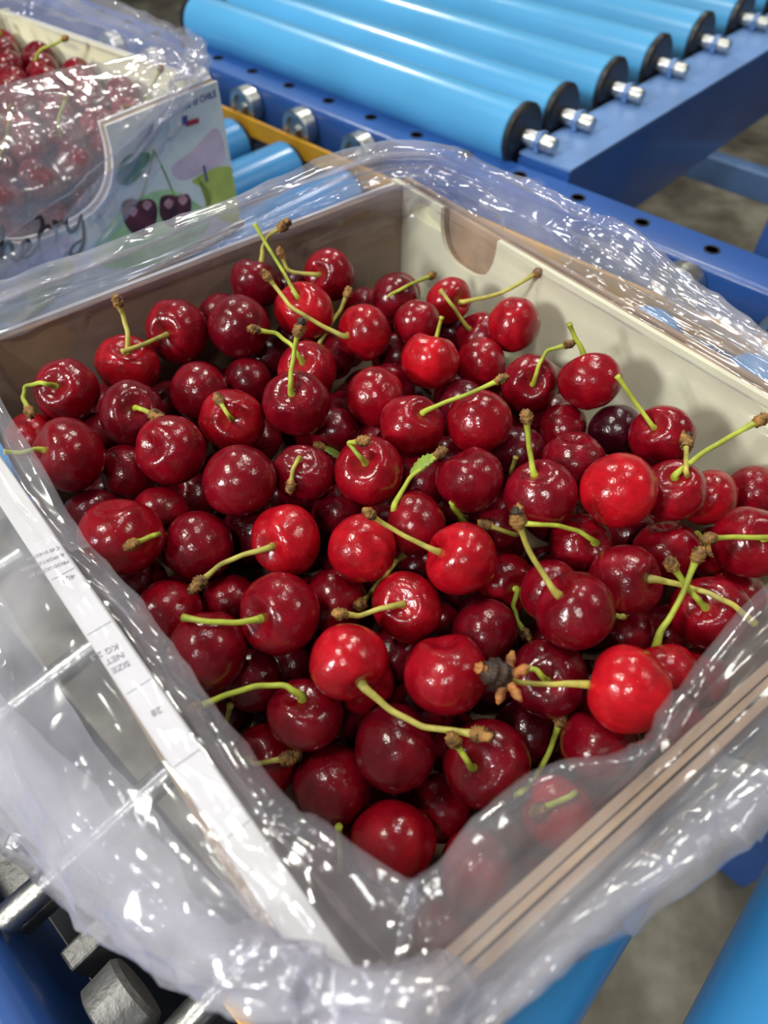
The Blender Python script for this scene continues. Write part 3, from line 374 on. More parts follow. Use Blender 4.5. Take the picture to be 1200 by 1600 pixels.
def make_stem(root,MW,pts,style,idx):
    pts=[Vector(p) for p in pts]; inv=MW.inverted()
    c=crv(pts,4); rnd=random.Random(idx*7+1)
    w=rnd.uniform(.78,.95); rb=.00105*w
    def rad(t): return rb*(1+1.25*math.exp(-t*9)*(1 if t<.4 else 0)+ .45*max(0,(t-.82)/.18)**1.5)
    bm=bmesh.new(); tube(bm,c,rad,10)
    st=obj('stem',bm,M['stem2'] if rnd.random()<.3 else M['stem'],root,True,inv); d=(c[-1]-c[-3])
    if style=='c': return
    bm=bmesh.new(); tip=c[-1]-d.normalized()*.0008
    if style=='k': knob(bm,tip,d,.0024*w,.0056,idx)
    elif style=='d':
        knob(bm,tip,d,.0025,.0060,idx); q=Vector((rnd.uniform(-1,1),rnd.uniform(-1,1),.5)); knob(bm,tip+d.normalized()*.003,(d.normalized()+q*.5),.0018,.005,idx+3,4)
    elif style=='L': knob(bm,tip,d,.0020,.0055,idx)
    elif style=='D': knob(bm,tip,d,.0042,.0095,idx,3)
    t=obj('stem_tip',bm,M['bud'] if style=='D' else M['stemtip'],st,True)
    if style=='d':
        b2=bmesh.new(); knob(b2,tip+d.normalized()*.0042,d+Vector((.2,0,.3))*d.length,.0017,.0035,idx+9,2)
        tag(obj('dried_bud',b2,M['bud'],st,True),'blackened dried bud')
    if style=='D':
        b2=bmesh.new()
        for k in range(5):
            a=k*1.26; n1=d.normalized().orthogonal().normalized(); n2=d.normalized().cross(n1)
            o_=(n1*math.cos(a)+n2*math.sin(a)); knob(b2,tip+o_*.002,(o_*1.1-d.normalized()*.2),.0015,.0068,idx+k,2)
        knob(b2,tip+d.normalized()*.0085,d,.0017,.004,idx+8,2)
        tag(obj('bud_scale',b2,M['budbrown'],st,True),'orange brown papery bud scales')
    if style=='L':
        b2=bmesh.new(); k0=c[int(len(c)*.62)]; L=.0125
        dn=-(d.normalized()); side=dn.cross(Vector((0,0,1))).normalized(); rows=[]
        N=12
        for i in range(N+1):
            t=i/N; w_=.0023*math.sin(math.pi*min(1,t*.9+.08))**.7*(1.25 if i%2 else .9)
            cc=c[-2]+dn*(L*t)+Vector((0,0,.0015*math.sin(t*3)))+side*(.0022*t)
            rows.append([b2.verts.new(cc-side*w_+Vector((0,0,.0006))),b2.verts.new(cc),b2.verts.new(cc+side*w_+Vector((0,0,.0006)))])
        for a,b in zip(rows,rows[1:]):
            for j in range(2): b2.faces.new((a[j],a[j+1],b[j+1],b[j]))
        lf=obj('bract_leaf',b2,M['leaf'],st,True); md=lf.modifiers.new('t','SOLIDIFY'); md.thickness=.0003
        tag(lf,'tiny ragged green leaf on the stem')
G1='ripe cherries heaped in the near bag'
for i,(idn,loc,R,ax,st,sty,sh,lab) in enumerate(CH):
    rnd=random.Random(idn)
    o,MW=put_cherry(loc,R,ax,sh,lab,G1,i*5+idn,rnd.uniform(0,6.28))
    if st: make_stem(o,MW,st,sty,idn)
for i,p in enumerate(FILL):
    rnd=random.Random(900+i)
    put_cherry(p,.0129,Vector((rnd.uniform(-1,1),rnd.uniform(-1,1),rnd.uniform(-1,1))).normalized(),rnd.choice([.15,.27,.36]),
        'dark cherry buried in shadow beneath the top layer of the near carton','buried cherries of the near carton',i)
# ---------------------------------------------------------------- cartons
ZR=ZC-.18; HT=.1045; HU,HV=.1455,.1205
def outline(L0,L1,z0,z1,notch=None):
    """panel outline in (x,z) with an optional rounded hand notch (x centre, half width, depth)"""
    P=[(L0,z0),(L1,z0),(L1,z1)]
    if notch:
        c,w,d=notch; n=18; rr=min(w,d)*.85
        P.append((c+w,z1))
        for i in range(n+1):
            a=i/n*math.pi; x=math.cos(a);y=math.sin(a)
            P.append((c+w*math.copysign(abs(x)**.7,x),z1-d*abs(y)**.75))
    P.append((L0,z1)); Q=[]
    for p in P:
        if not Q or (abs(p[0]-Q[-1][0])+abs(p[1]-Q[-1][1]))>1e-6: Q.append(p)
    return Q
SKEW=[None]
def panel(name,P,y0,y1,rot,mat,parent,label=None):
    """extrude outline P from y0 to y1, then turn by rot about z"""
    bm=bmesh.new(); a=[bm.verts.new((x,y0,z)) for x,z in P]; b=[bm.verts.new((x,y1,z)) for x,z in P]
    bm.faces.new(a); bm.faces.new(b[::-1]); n=len(P)
    for i in range(n): bm.faces.new((a[i],b[i],b[(i+1)%n],a[(i+1)%n]))
    bmesh.ops.recalc_face_normals(bm,faces=bm.faces)
    bmesh.ops.transform(bm,matrix=Matrix.Rotation(rot,4,'Z'),verts=bm.verts)
    if SKEW[0]: bmesh.ops.transform(bm,matrix=SKEW[0],verts=bm.verts)
    o=obj(name,bm,mat,parent); return tag(o,label) if label else o
def carton(M4,label,walls):
    r=empty('carton',M4,label,'carton','open fruit cartons on the conveyor')
    bm=bmesh.new(); box(bm,-HU-.011,HU+.011,-HV-.011,HV+.011,0,.004); obj('base_panel',bm,M['kraft'],r)
    out={}
    for side,(rot,hl,hd) in {'far':(0,HU,HV),'near':(math.pi,HU,HV),'end':(-math.pi/2,HV,HU),'back':(math.pi/2,HV,HU)}.items():
        w=walls[side]; th=w['th']; SKEW[0]=w.get('skew')
        e=hl+(.010 if side in('far','near') else -.0005)
        inner=panel('side_panel',outline(-e,e,.0045,HT+.0,w.get('notch')),hd,hd+.0025,rot,w['inner'],r,w.get('li'))
        # corrugated core, seen from above between the two liners
        nl=max(1,int(round((th-.005)/.003)))
        for k in range(nl):
            y=hd+.0029+k*(th-.0055)/nl
            core=panel('corrugated_core',outline(-e,e,.0045,HT-.0012-(k%2)*.0022,w.get('notch') if not(w.get('solid') and k>=nl-1) else None),y,y+(th-.0055)/nl-.0006,rot,M['kraftdark'],inner)
        outer=panel('outer_liner',outline(-e,e,.0045,HT-w.get('drop',.001),None if w.get('solid') else w.get('notch')),hd+th-.0024,hd+th,rot,w['outer'],inner)
        if w.get('cap'):
            bm=bmesh.new(); box(bm,-e,e,hd+.0002,hd+th,HT+.0003,HT+.0014,.0004); bmesh.ops.transform(bm,matrix=(SKEW[0] or Matrix.Identity(4))@Matrix.Rotation(rot,4,'Z'),verts=bm.verts)
            tag(obj('folded_flap',bm,M['white'],inner),'white flap folded over the rim')
        out[side]=inner; SKEW[0]=None
    return r,out
def basis(U,V,c): 
    m=Matrix.Identity(4)
    for i in range(3): m[i][0]=U[i];m[i][1]=V[i];m[i][2]=(0,0,1)[i];m[i][3]=c[i]
    return m
U1=Vector((.622,-.783,0)).normalized(); V1=Vector((-U1.y,U1.x,0)); C1=Vector((.0065,.1882,ZR-HT)); MB1=basis(U1,V1,C1)
SKN=Matrix(((1,0,0,0),(.035,1,0,.0005),(0,0,1,0),(0,0,0,1))); SKE=Matrix(((1,.04,-.0075/HT,-.0068+.0075),(0,1,0,0),(0,0,1,0),(0,0,0,1)))
box1,w1=carton(MB1,'open white carton in the foreground lined with clear film and full of cherries',{
 'far':dict(th=.012,inner=M['cream'],outer=M['kraft'],notch=(-.093,.021,.026),solid=True,li='cream inner side with a rounded hand hole',drop=.002),
 'near':dict(th=.0090,inner=M['white'],outer=M['white'],cap=True,skew=SKN),
 'end':dict(th=.0080,inner=M['kraft'],outer=M['kraft'],skew=SKE),
 'back':dict(th=.008,inner=M['kraft'],outer=M['white'],li='bare brown board inner side')})
U2=Vector((-.622,-.783,0)).normalized(); V2=Vector((-U2.y,U2.x,0)); K2=at(330,128,.18)
C2=K2+U2*.150-V2*(HV+.008); C2.z=ZR-HT; MB2=basis(U2,V2,C2)
box2,w2=carton(MB2,'printed white carton with cherry artwork behind at upper left',{
 'far':dict(th=.008,inner=M['white'],outer=M['white'],notch=(-.012,.050,.047)),
 'near':dict(th=.008,inner=M['cream'],outer=M['white']),
 'end':dict(th=.008,inner=M['kraft'],outer=M['white']),
 'back':dict(th=.008,inner=M['cream'],outer=M['white'])})
# text helper: outlines from the built-in font turned into a thin mesh
def text_mesh(s,size,mat,parent,M4,name='printed_text',ext=.00008):
    cu=bpy.data.curves.new('t','FONT'); cu.body=s; cu.size=size; cu.extrude=ext; cu.align_x='LEFT'
    t=bpy.data.objects.new('t',cu); COL.objects.link(t); bpy.context.view_layer.update()
    me=bpy.data.meshes.new_from_object(t.evaluated_get(bpy.context.evaluated_depsgraph_get())); bpy.data.objects.remove(t)
    me.transform(M4); me.materials.clear(); me.materials.append(mat); o=bpy.data.objects.new(name,me); COL.objects.link(o); o.parent=parent; return o
# paper label on the near flap (local frame of carton: flap runs along x at y -.12 .. -.137)
flap=[c for c in w1['near'].children if c.name.startswith('folded_flap')][0]
bm=bmesh.new(); box(bm,-.030,.085,-.1290,-.1212,HT+.0015,HT+.0018); bmesh.ops.transform(bm,matrix=SKN,verts=bm.verts); lab=obj('paper_label',bm,M['paper'],flap); tag(lab,'printed paper sticker on the flap')
def lt(s,x,y,size,ang): text_mesh(s,size,M['ink'],lab,SKN@Matrix.Translation((x,y,HT+.00195))@Matrix.Rotation(math.radians(ang),4,'Z'))
for s,x in (('CSE 0165714',-.024),('EXPORTADORA',-.0205),('PRODUCED BY',-.017)): lt(s,x,-.1216,.0018 if s[0]!='X' else .0018,-100)
for s,x,y in (('401',-.011,-.1225),('KG 2.5',.020,-.1235),('NET',.0235,-.1235),('SIZE',.027,-.1235),('28',.045,-.1235)): lt(s,x,y,.0028,-97)
bm=bmesh.new()
for x in (-.013,.012,.036,.062): box(bm,x,x+.00022,-.1288,-.1214,HT+.0018,HT+.00195)
bmesh.ops.transform(bm,matrix=SKN,verts=bm.verts); obj('printed_rule',bm,M['ink'],lab)
# artwork on the far carton, local plane y = HV+.008
YF=HV+.008
inv2=MB2.inverted()
def face2(u,v):
    r=ray(u,v); p0=Vector((0,0,ZC)); nrm=V2; q=MB2@Vector((0,YF,0)); t=(q-p0).dot(nrm)/r.dot(nrm); l=inv2@(p0+r*t); return l.x,l.z
def decal(name,px,mat,lift,label=None,smooth=True):
    P=[face2(*p) for p in px]
    if smooth:
        n=len(P); V_=[Vector((a,b,0)) for a,b in P]; Q=[]
        for i in range(n):
            for k in range(5):
                t=k/5; p0,p1,p2,p3=V_[i-1],V_[i],V_[(i+1)%n],V_[(i+2)%n]
                Q.append(.5*((2*p1)+(p2-p0)*t+(2*p0-5*p1+4*p2-p3)*t*t+(3*p1-p0-3*p2+p3)*t**3))
        P=[(q.x,q.y) for q in Q]
    P=[(max(-HU-.0095,min(.15,x)),max(.0055,min(HT-.002,z))) for x,z in P]
    bm=bmesh.new(); f=bm.faces.new([bm.verts.new((x,YF+lift,z)) for x,z in P])
    g=bmesh.ops.triangulate(bm,faces=[f]); bmesh.ops.recalc_face_normals(bm,faces=bm.faces)
    o=obj(name,bm,mat,w2['far']); 
    if label: tag(o,label)
    return o
decal('watercolour_print',[(268,262),(300,236),(338,200),(350,250),(318,268),(285,282)],M['ppink'],.0002,'pink watercolour wash')
decal('watercolour_print',[(300,282),(362,262),(372,345),(320,330),(330,300)],M['pyel'],.0003,'yellow-green watercolour wash')
decal('watercolour_print',[(150,380),(200,320),(262,296),(310,320),(330,345),(280,400),(200,420),(150,410)],M['pgreen'],.0003,'green watercolour wash')
decal('watercolour_print',[(-20,430),(60,378),(115,372),(80,430),(30,470),(-20,480)],M['ppink'],.0003,'pink watercolour wash')
decal('watercolour_print',[(-30,490),(50,425),(105,405),(110,440),(40,500)],M['pyel'],.0004,'yellow-green watercolour wash')
decal('leaf_print',[(183,285),(184,262),(200,242),(231,238),(232,252),(218,275),(200,289)],M['pleaf'],.0005,'printed green leaf')
decal('cherry_print',[(189,328),(192,315),(205,310),(218,313),(232,310),(243,318),(245,335),(238,360),(216,370),(196,352)],M['pcherry'],.0006,'printed dark cherry')
decal('cherry_print',[(248,322),(252,307),(268,304),(278,306),(292,303),(298,315),(296,335),(283,355),(262,352),(250,338)],M['pcherry'],.0006,'printed dark cherry')
for c in [(206,330),(228,320),(262,318),(284,312)]: decal('shine_print',[(c[0]-7,c[1]),(c[0],c[1]-8),(c[0]+8,c[1]-2),(c[0]+1,c[1]+8)],M['pcherry2'],.0008,'pale printed highlight')
def stroke(bm,px,r,lift):
    P=[Vector((face2(*p)[0],YF+lift,face2(*p)[1])) for p in px]; tube(bm,crv(P,6),r,6,1.0)
bm=bmesh.new(); stroke(bm,[(240,234),(232,270),(219,312)],.0005,.0004); stroke(bm,[(240,234),(258,272),(272,306)],.0005,.0004); obj('stalk_print',bm,M['leaf'],w2['far'])
bm=bmesh.new()
strokes=[ [(-32,372),(-45,380),(-52,400),(-45,422),(-28,424),(-14,408)],
 [(-14,408),(0,385),(5,360),(0,352),(-3,372),(2,412)],[(2,412),(6,385),(14,378),(19,388),(20,404),(27,408)],
 [(27,408),(36,396),(46,384),(42,374),(34,384),(36,402),(48,398),(58,384)],
 [(54,342),(62,338),(66,350),(60,368),(62,392)],[(60,372),(66,358),(74,352),(78,358)],
 [(78,358),(84,352),(84,345),(88,352),(86,380)],[(86,362),(92,350),(100,346),(102,352)],
 [(104,338),(104,352),(110,362),(120,354),(126,334)],[(126,334),(130,355),(130,378),(122,396),(110,398),(114,384),(132,372)]]
for s in strokes: stroke(bm,s,lambda t:.0009*(.55+.9*math.sin(math.pi*t)),.0004)
tag(obj('script_lettering',bm,M['inkblack'],w2['far'],True),'black brush script reading Cherry')
def face_text(s,u,v,size,mat,name='printed_text'):
    x,z=face2(u,v); text_mesh(s,size,mat,w2['far'],Matrix.Translation((x,YF+.0006,z))@Matrix.Rotation(math.pi,4,'Z')@Matrix.Rotation(math.pi/2,4,'X'),name)
face_text('Produce of CHILE',263,181,.0058,M['pblueink'])
decal('flag_print',[(284,182),(292,180),(292,193),(285,196)],M['pblueink'],.0005,'blue field of a small printed flag',False)
decal('flag_print',[(292,189),(310,184),(310,192),(290,198)],M['pred'],.0006,'red stripe of a small printed flag',False)
face_text('1',316,287,.017,M['pblueink'])
# ---------------------------------------------------------------- film liners
def cat(P,t):      # catmull over list
    n=len(P); i=min(int(t),n-2); f=t-i; p0=P[max(i-1,0)];p1=P[i];p2=P[i+1];p3=P[min(i+2,n-1)]
    return .5*((2*p1)+(p2-p0)*f+(2*p0-5*p1+4*p2-p3)*f*f+(3*p1-p0-3*p2+p3)*f**3)
def ridged(v):
    return 1-2*abs(noise.noise(v))
def film(name,rows_by_station,mat,sub,rows,amp,label,seed=0):
    S=rows_by_station; nS=len(S); nR=len(S[0]); N=nS*sub; grid=[]
    cols=[]
    for a in range(N):
        i=a//sub; f=(a%sub)/sub
        cols.append([.5*((2*S[i][k])+(S[(i+1)%nS][k]-S[i-1][k])*f+(2*S[i-1][k]-5*S[i][k]+4*S[(i+1)%nS][k]-S[(i+2)%nS][k])*f*f+(3*S[i][k]-S[i-1][k]-3*S[(i+1)%nS][k]+S[(i+2)%nS][k])*f**3) for k in range(nR)])
    bm=bmesh.new(); ply=bm.verts.layers.float.new('ply')
    P=[[cat(c,r/(rows-1)*(nR-1)) for r in range(rows)] for c in cols]
    for a in range(N):
        for r in range(rows):
            t=r/(rows-1)*(nR-1); p=P[a][r]
            du=(P[(a+1)%N][r]-P[a-1][r]); dv=(P[a][min(r+1,rows-1)]-P[a][max(r-1,0)]); nr=du.cross(dv)
            nr=nr.normalized() if nr.length>1e-12 else Vector((0,0,1))
            if nr.z<0 and t>1.8: nr=-nr
            s=a/N*nS
            A=amp(t)*(1 if (s>15 or nS<20) else .6)
            ang=a/N*2*math.pi; q=Vector((math.cos(ang)*3.2,math.sin(ang)*3.2,0))
            # long folds: radial pleats (fine round the ring, slow across) and lengthwise creases
            pl=ridged(Vector((q.x*2.6,q.y*2.6,t*.55+seed)))
            pl2=ridged(Vector((q.x*6,q.y*6,t*.9+seed+9)))
            lc=ridged(Vector((q.x*.9+4,q.y*.9,t*2.6+seed+3)))
            mic=ridged(p*26+Vector((seed,0,0)))
            cr=ridged(p*9+Vector((0,seed,0)))
            h=A*(.8*pl+.12*pl2+1.5*lc+1.1*cr+.13*mic)
            grid_p=p+nr*h+Vector((0,0,max(0,A)*.3))
            front=(s>15 if nS>20 else False); P_=bm.verts.new(grid_p); P_[ply]=.62+(1.05 if front else .4)*min(1,max(0,(t-4.0)/1.3))
    bm.verts.ensure_lookup_table(); V=bm.verts
    for a in range(N):
        b=((a+1)%N)*rows; c=a*rows
        for r in range(rows-1): bm.faces.new((V[c+r],V[b+r],V[b+r+1],V[c+r+1]))
    o=obj(name,bm,mat,None,True); tag(o,label,'bag liner'); return o
def station(MB,x,y,nx,ny,th,crest,hem,floorz,bulge=.0,cz=None):
    """x,y inner wall point (local), n outward; crest/hem world points"""
    W=lambda a,b,z: MB@Vector((a,b,z))
    P0=W(x-nx*.0012,y-ny*.0012,floorz); P1=W(x-nx*.0018,y-ny*.0018,HT*.72)
    P4=W(x+nx*(th+.002),y+ny*(th+.002),HT+.0045)
    P3=(crest+P4)/2+Vector((0,0,.0015))
    if (crest-W(x,y,HT+.003)).length<.004: P3=W(x+nx*th*.4,y+ny*th*.4,HT+.0055)
    P5=(P4+hem)/2+Vector((0,0,bulge))+((MB.to_3x3()@Vector((nx,ny,0)))*bulge*.6)
    P7=P5*.8+hem*.2-Vector((0,0,.009)); P8=P5*.15+hem*.85-Vector((0,0,.017)); P9=P4*.75+hem*.25-Vector((0,0,.028))
    return [P0,P1,(P1+crest)/2,crest,P3,P4,P5,hem,P7,P8,P9]
def C_(x,y,nx,ny,MB,up=.003,inn=.0015): return MB@Vector((x-nx*inn,y-ny*inn,HT+up))
ST=[]
d7=.7071
def add(side,s,crest,hem,bulge=.006):
    # s 0..1 along side, in the order back, far, end, near
    if side=='back': x,y,nx,ny,th=-HU,-HV+2*HV*s,-1,0,.008
    if side=='far': x,y,nx,ny,th=-HU+2*HU*s,HV,0,1,.012
    if side=='end': x,y,nx,ny,th=HU,HV-2*HV*s,1,0,.0080; x+=-.0068+.04*y
    if side=='near': x,y,nx,ny,th=HU-2*HU*s,-HV,0,-1,.0090; y+=.0005+.035*x; x=min(x,HU-.011)
    cr=at(*crest) if crest else C_(x,y,nx,ny,MB1)
    ST.append(station(MB1,x,y,nx,ny,th,cr,at(*hem),.055,bulge))
add('back',.06,None,(-140,545,.168)); add('back',.27,None,(0,478,.165)); add('back',.5,None,(170,412,.163)); add('back',.72,None,(340,342,.16)); add('back',.90,None,(510,280,.155),.008)
add('far',.03,None,(645,248,.153),.008); add('far',.14,None,(765,272,.158)); add('far',.28,None,(890,332,.163)); add('far',.42,None,(975,365,.167),.004); add('far',.55,None,(1045,428,.171),.003); add('far',.70,None,(1130,492,.175),.003); add('far',.88,None,(1240,590,.178))
add('end',.03,(1460,800,.174),(1640,830,.19)); add('end',.2,(1330,838,.172),(1480,1000,.2)); add('end',.38,(1193,925,.170),(1300,1130,.205),.010); add('end',.56,(1062,1088,.168),(1180,1232,.208),.012); add('end',.70,(1005,1172,.167),(1050,1335,.208),.012); add('end',.84,(828,1226,.167),(912,1435,.205),.010); add('end',.96,(668,1372,.171),(770,1530,.192),.006)
add('near',.04,(630,1386,.171),(640,1545,.168),.003); add('near',.15,(482,1290,.171),(412,1540,.17),.004); add('near',.28,(432,1262,.172),(292,1508,.195),.008); add('near',.46,(312,1092,.1745),(138,1380,.213),.010); add('near',.66,(202,942,.1745),(-10,1235,.22),.010); add('near',.86,(88,797,.174),(-170,1010,.2),.008)
def amp1(t):
    if t<1: return .0003
    if t<2.5: return .0003+(t-1)*.0005
    if t<4: return .0011
    if t<5.2: return .0009
    return min(.0028,.0009+(t-5.2)*.0016)
bag1=film('bag_liner',ST,M['film'],44,110,amp1,'crinkled clear plastic liner bag flared over the near carton',1.0)
tag(bag1,None,None)
ST=[]
def add2(side,s,crest,hem,bulge=.006):
    if side=='back': x,y,nx,ny=-HU,-HV+2*HV*s,-1,0
    if side=='far': x,y,nx,ny=-HU+2*HU*s,HV,0,1
    if side=='end': x,y,nx,ny=HU,HV-2*HV*s,1,0
    if side=='near': x,y,nx,ny=HU-2*HU*s,-HV,0,-1
    nrm=MB2.to_3x3()@Vector((nx,ny,0)); rim=MB2@Vector((x,y,HT))
    cr=rim-nrm*crest[0]+Vector((0,0,crest[1])); hm=rim+nrm*hem[0]+Vector((0,0,hem[1]))
    ST.append(station(MB2,x,y,nx,ny,.008,cr,hm,.055,bulge))
# far side = the printed face towards us: liner hangs over it; others stand up
add2('back',.05,(.002,.004),(.03,.022)); add2('back',.35,(.002,.004),(.028,.018)); add2('back',.65,(.002,.004),(.024,.014)); add2('back',.93,(.002,.006),(.014,.014))
add2('far',.05,(.012,.016),(.010,.010),.003); add2('far',.2,(.028,.016),(.013,-.022),.004); add2('far',.35,(.036,.016),(.013,-.048),.006); add2('far',.5,(.037,.015),(.014,-.066),.006); add2('far',.7,(.036,.015),(.015,-.075),.006); add2('far',.93,(.02,.012),(.016,-.04),.006)
add2('end',.1,(.01,.01),(.02,-.03)); add2('end',.5,(.004,.006),(.03,-.02)); add2('end',.9,(.003,.005),(.03,0))
add2('near',.1,(.002,.005),(.03,.02)); add2('near',.5,(.002,.005),(.032,.025)); add2('near',.9,(.002,.005),(.03,.025))
bag2=film('bag_liner',ST,M['film2'],26,64,lambda t: min(.0026,.0003+t*.0004),'clear plastic liner bag over the printed carton at upper left',7.0)
# ---------------------------------------------------------------- cherries of the far carton
G2='cherries in the printed carton'
rnd=random.Random(5); n2=0
NAMED=[((30,88),'dark red cherry topmost in the printed carton',.34),((-8,112),'dark cherry at the left photo edge in the printed carton',.3),((84,108),'dark cherry beside the stem in the printed carton',.33),
 ((124,98),'rightmost uncovered cherry in the printed carton',.3),((60,132),'dark cherry at the film edge in the printed carton',.26),((14,140),'low left uncovered cherry of the printed carton',.27)]
got=[]
Rf=.0134
for r_ in range(9):
    for c_ in range(11):
        x=-HU+.016+c_*.0272+(.0136 if r_%2 else 0); y=-HV+.016+r_*.0258
        if x>HU-.016 or y>HV-.016: continue
        d=min((HV-y)/.12,1.0)
        for lay in range(3):
            z=HT-.030-lay*.0235+.012*math.sin(min(1,d)*1.6)+rnd.uniform(-.001,.001)
            p=MB2@Vector((x+(lay%2)*.0030,y+(lay%2)*.002,z))
            rr=p-Vector((0,0,ZC)); D=rr.y*CP-rr.z*SP; u=600+FPX*rr.x/D; v=800-FPX*(rr.y*SP+rr.z*CP)/D
            if u<-60 or v<-60: continue
            got.append((lay,u,v,p))
used=set()
for (uv,lab,sh) in NAMED:
    b=min((g for g in range(len(got)) if got[g][0]==0 and g not in used),key=lambda g:(got[g][1]-uv[0])**2+(got[g][2]-uv[1])**2); used.add(b)
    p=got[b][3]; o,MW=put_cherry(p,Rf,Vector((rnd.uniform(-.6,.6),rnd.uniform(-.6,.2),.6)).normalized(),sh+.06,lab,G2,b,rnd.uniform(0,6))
    if uv in((84,108),):
        q=p+Vector((.0,-.006,.010)); make_stem(o,MW,[q,q+Vector((.006,0,.007)),q+Vector((.016,.002,.010)),q+Vector((.024,.003,.013))],'k',700)
for g,(lay,u,v,p) in enumerate(got):
    if g in used: continue
    ax=Vector((rnd.uniform(-.7,.7),rnd.uniform(-.7,.4),.6)).normalized()
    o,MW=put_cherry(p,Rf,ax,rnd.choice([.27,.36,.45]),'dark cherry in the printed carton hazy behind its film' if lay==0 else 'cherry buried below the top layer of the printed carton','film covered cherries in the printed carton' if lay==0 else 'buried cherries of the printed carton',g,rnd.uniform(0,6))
    if lay==0 and rnd.random()<.28:
        q=p+ax*Rf*.62; s=Vector((rnd.uniform(-1,1),rnd.uniform(-1,1),.25)).normalized()*.011
        make_stem(o,MW,[q,q+ax*.009+s*.3,q+ax*.013+s,q+ax*.014+s*2],'k',800+g)
# ---------------------------------------------------------------- conveyor under the cartons
ZT=ZC-.285
def rotm(axis_to): return Vector((0,0,1)).rotation_difference(axis_to).to_matrix().to_4x4()
def roller_proto(length,r,mat,capmat,shaft0,shaft1,bigcap=False):
    bm=bmesh.new(); lathe(bm,[(0,.0005),(r-.001,.0005),(r,.0015),(r,length-.0015),(r-.001,length-.0005),(0,length-.0005)],56)
    parts=[('sleeve',bm,mat)]
    for e in (0,1):
        bm=bmesh.new(); z0=-.007 if e==0 else length-.001; cr=r*1.02 if bigcap else r*.86
        lathe(bm,[(0,z0),(cr*.9,z0),(cr,z0+.002),(cr,z0+.006),(cr*.9,z0+.008),(0,z0+.008)],40); parts.append(('end_cap',bm,capmat))
    bm=bmesh.new(); lathe(bm,[(0,-shaft0),(.0052,-shaft0),(.0062,-shaft0+.002),(.0062,length+shaft1-.002),(.0052,length+shaft1),(0,length+shaft1)],24); parts.append(('axle',bm,M['steel']))
    return parts
def build_roller(parts,M4,label,group):
    r=empty('conveyor_roller',M4,label,'roller',group)
    for n,bm,m in parts: obj(n,bm,m,r,'auto')
    return r
def dup(r,M4,label):
    c=r.copy(); COL.objects.link(c); c.location,c.rotation_euler=M4.to_translation(),M4.to_euler(); c['label']=label
    for ch in list(r.children):
        d=ch.copy(); COL.objects.link(d); d.parent=c
    return c
RA=.0253
QR=rotm(RD)
near_lab={-1:'blue roller at the bottom right corner of the photo',0:'thick blue roller emerging under the near bag at bottom right',1:'roller under the front corner of the near carton, steel axle showing at bottom left',
 2:'roller whose long steel axle shows at the left edge beside the near bag',6:'blue roller peeking out just above the near bag, right of the printed carton',7:'short visible blue roller end beside the printed carton corner'}
first=None
for k in range(-2,13):
    M4=Matrix.Translation(tr(-.0165+.0785*k,.034,ZT-RA))@QR
    lab=near_lab.get(k,'roller hidden beneath the '+('near' if k<6 else 'printed')+' carton')
    if first is None: first=build_roller(roller_proto(.404,RA,M['roller'],M['black'],.102,.025),M4,lab,'blue rollers under the cartons')
    else: dup(first,M4,lab)
def rail_section(bm,P,t0,t1):
    """sweep section P of (r,z) along TD"""
    a=[bm.verts.new(tr(t0,r,z)) for r,z in P]; b=[bm.verts.new(tr(t1,r,z)) for r,z in P]; n=len(P)
    bm.faces.new(a); bm.faces.new(b[::-1])
    for i in range(n): bm.faces.new((a[i],b[i],b[(i+1)%n],a[(i+1)%n]))
    bmesh.ops.recalc_face_normals(bm,faces=bm.faces)
def round_rect(r0,r1,z0,z1,b,n=5):
    P=[]
    for cx,cz,a0 in ((r1-b,z1-b,0),(r0+b,z1-b,90),(r0+b,z0+b,180),(r1-b,z0+b,270)):
        for i in range(n+1):
            a=math.radians(a0+90*i/n); P.append((cx+b*math.cos(a),cz+b*math.sin(a)))
    return P
ZRL=ZC-.262
rail=empty('guide_rail',Matrix.Identity(4),'deep blue steel rail with a row of drilled holes behind the cartons','rail')
bm=bmesh.new(); rail_section(bm,round_rect(.467,.509,ZRL-.085,ZRL,.004),-.3,1.6); o=obj('beam',bm,M['pblue'],rail,'auto')
for k in range(-2,18):
    t=.2320-.0385*1+.0555*(k-1)
    bm=bmesh.new(); lathe(bm,[(0,.0),(.0046,.0),(.0046,.0006),(.0058,.0007),(.0058,.0002)],20,Matrix.Translation(tr(t,.490,ZRL))); obj('bolt_hole',bm,M['hole'],rail,True)
yel=bmesh.new(); rail_section(yel,round_rect(.4462,.4492,ZT-.016,ZT+.002,.001,2),-.3,1.5); tag(obj('guard_strip',yel,M['yellow']),'long yellow strip along the roller ends under the far rail','strip')
for k in (-1,0,1,2,6,7,8,9,10,11):
    bm=bmesh.new(); lathe(bm,[(0,.003),(.0105,.003),(.0115,0),(.0165,0),(.0175,.001),(.0175,.0135),(.0165,.0150),(0,.0150)],44)
    lathe(bm,[(0,-.001),(.004,-.001),(.004,.004)],6)
    o=obj('bearing_wheel',bm,M['steel'],None,'auto')
    M4=Matrix.Translation(tr(-.0165+.0785*k+.001,.4510,ZC-.279))@QR; o.location,o.rotation_euler=M4.to_translation(),M4.to_euler()
    lb={1:'silver bearing wheel at far right beside the blue rail, nearer one',2:'silver bearing wheel beside the blue rail above the right of the near bag',6:'silver bearing wheel nearest the back of the near bag, third of three at left',7:'silver bearing wheel between two others beside the printed carton',8:'silver bearing wheel closest to the printed carton corner'}
    tag(o,lb.get(k,'silver bearing wheel hidden along the far rail'),'wheel','silver bearing wheels along the far rail')
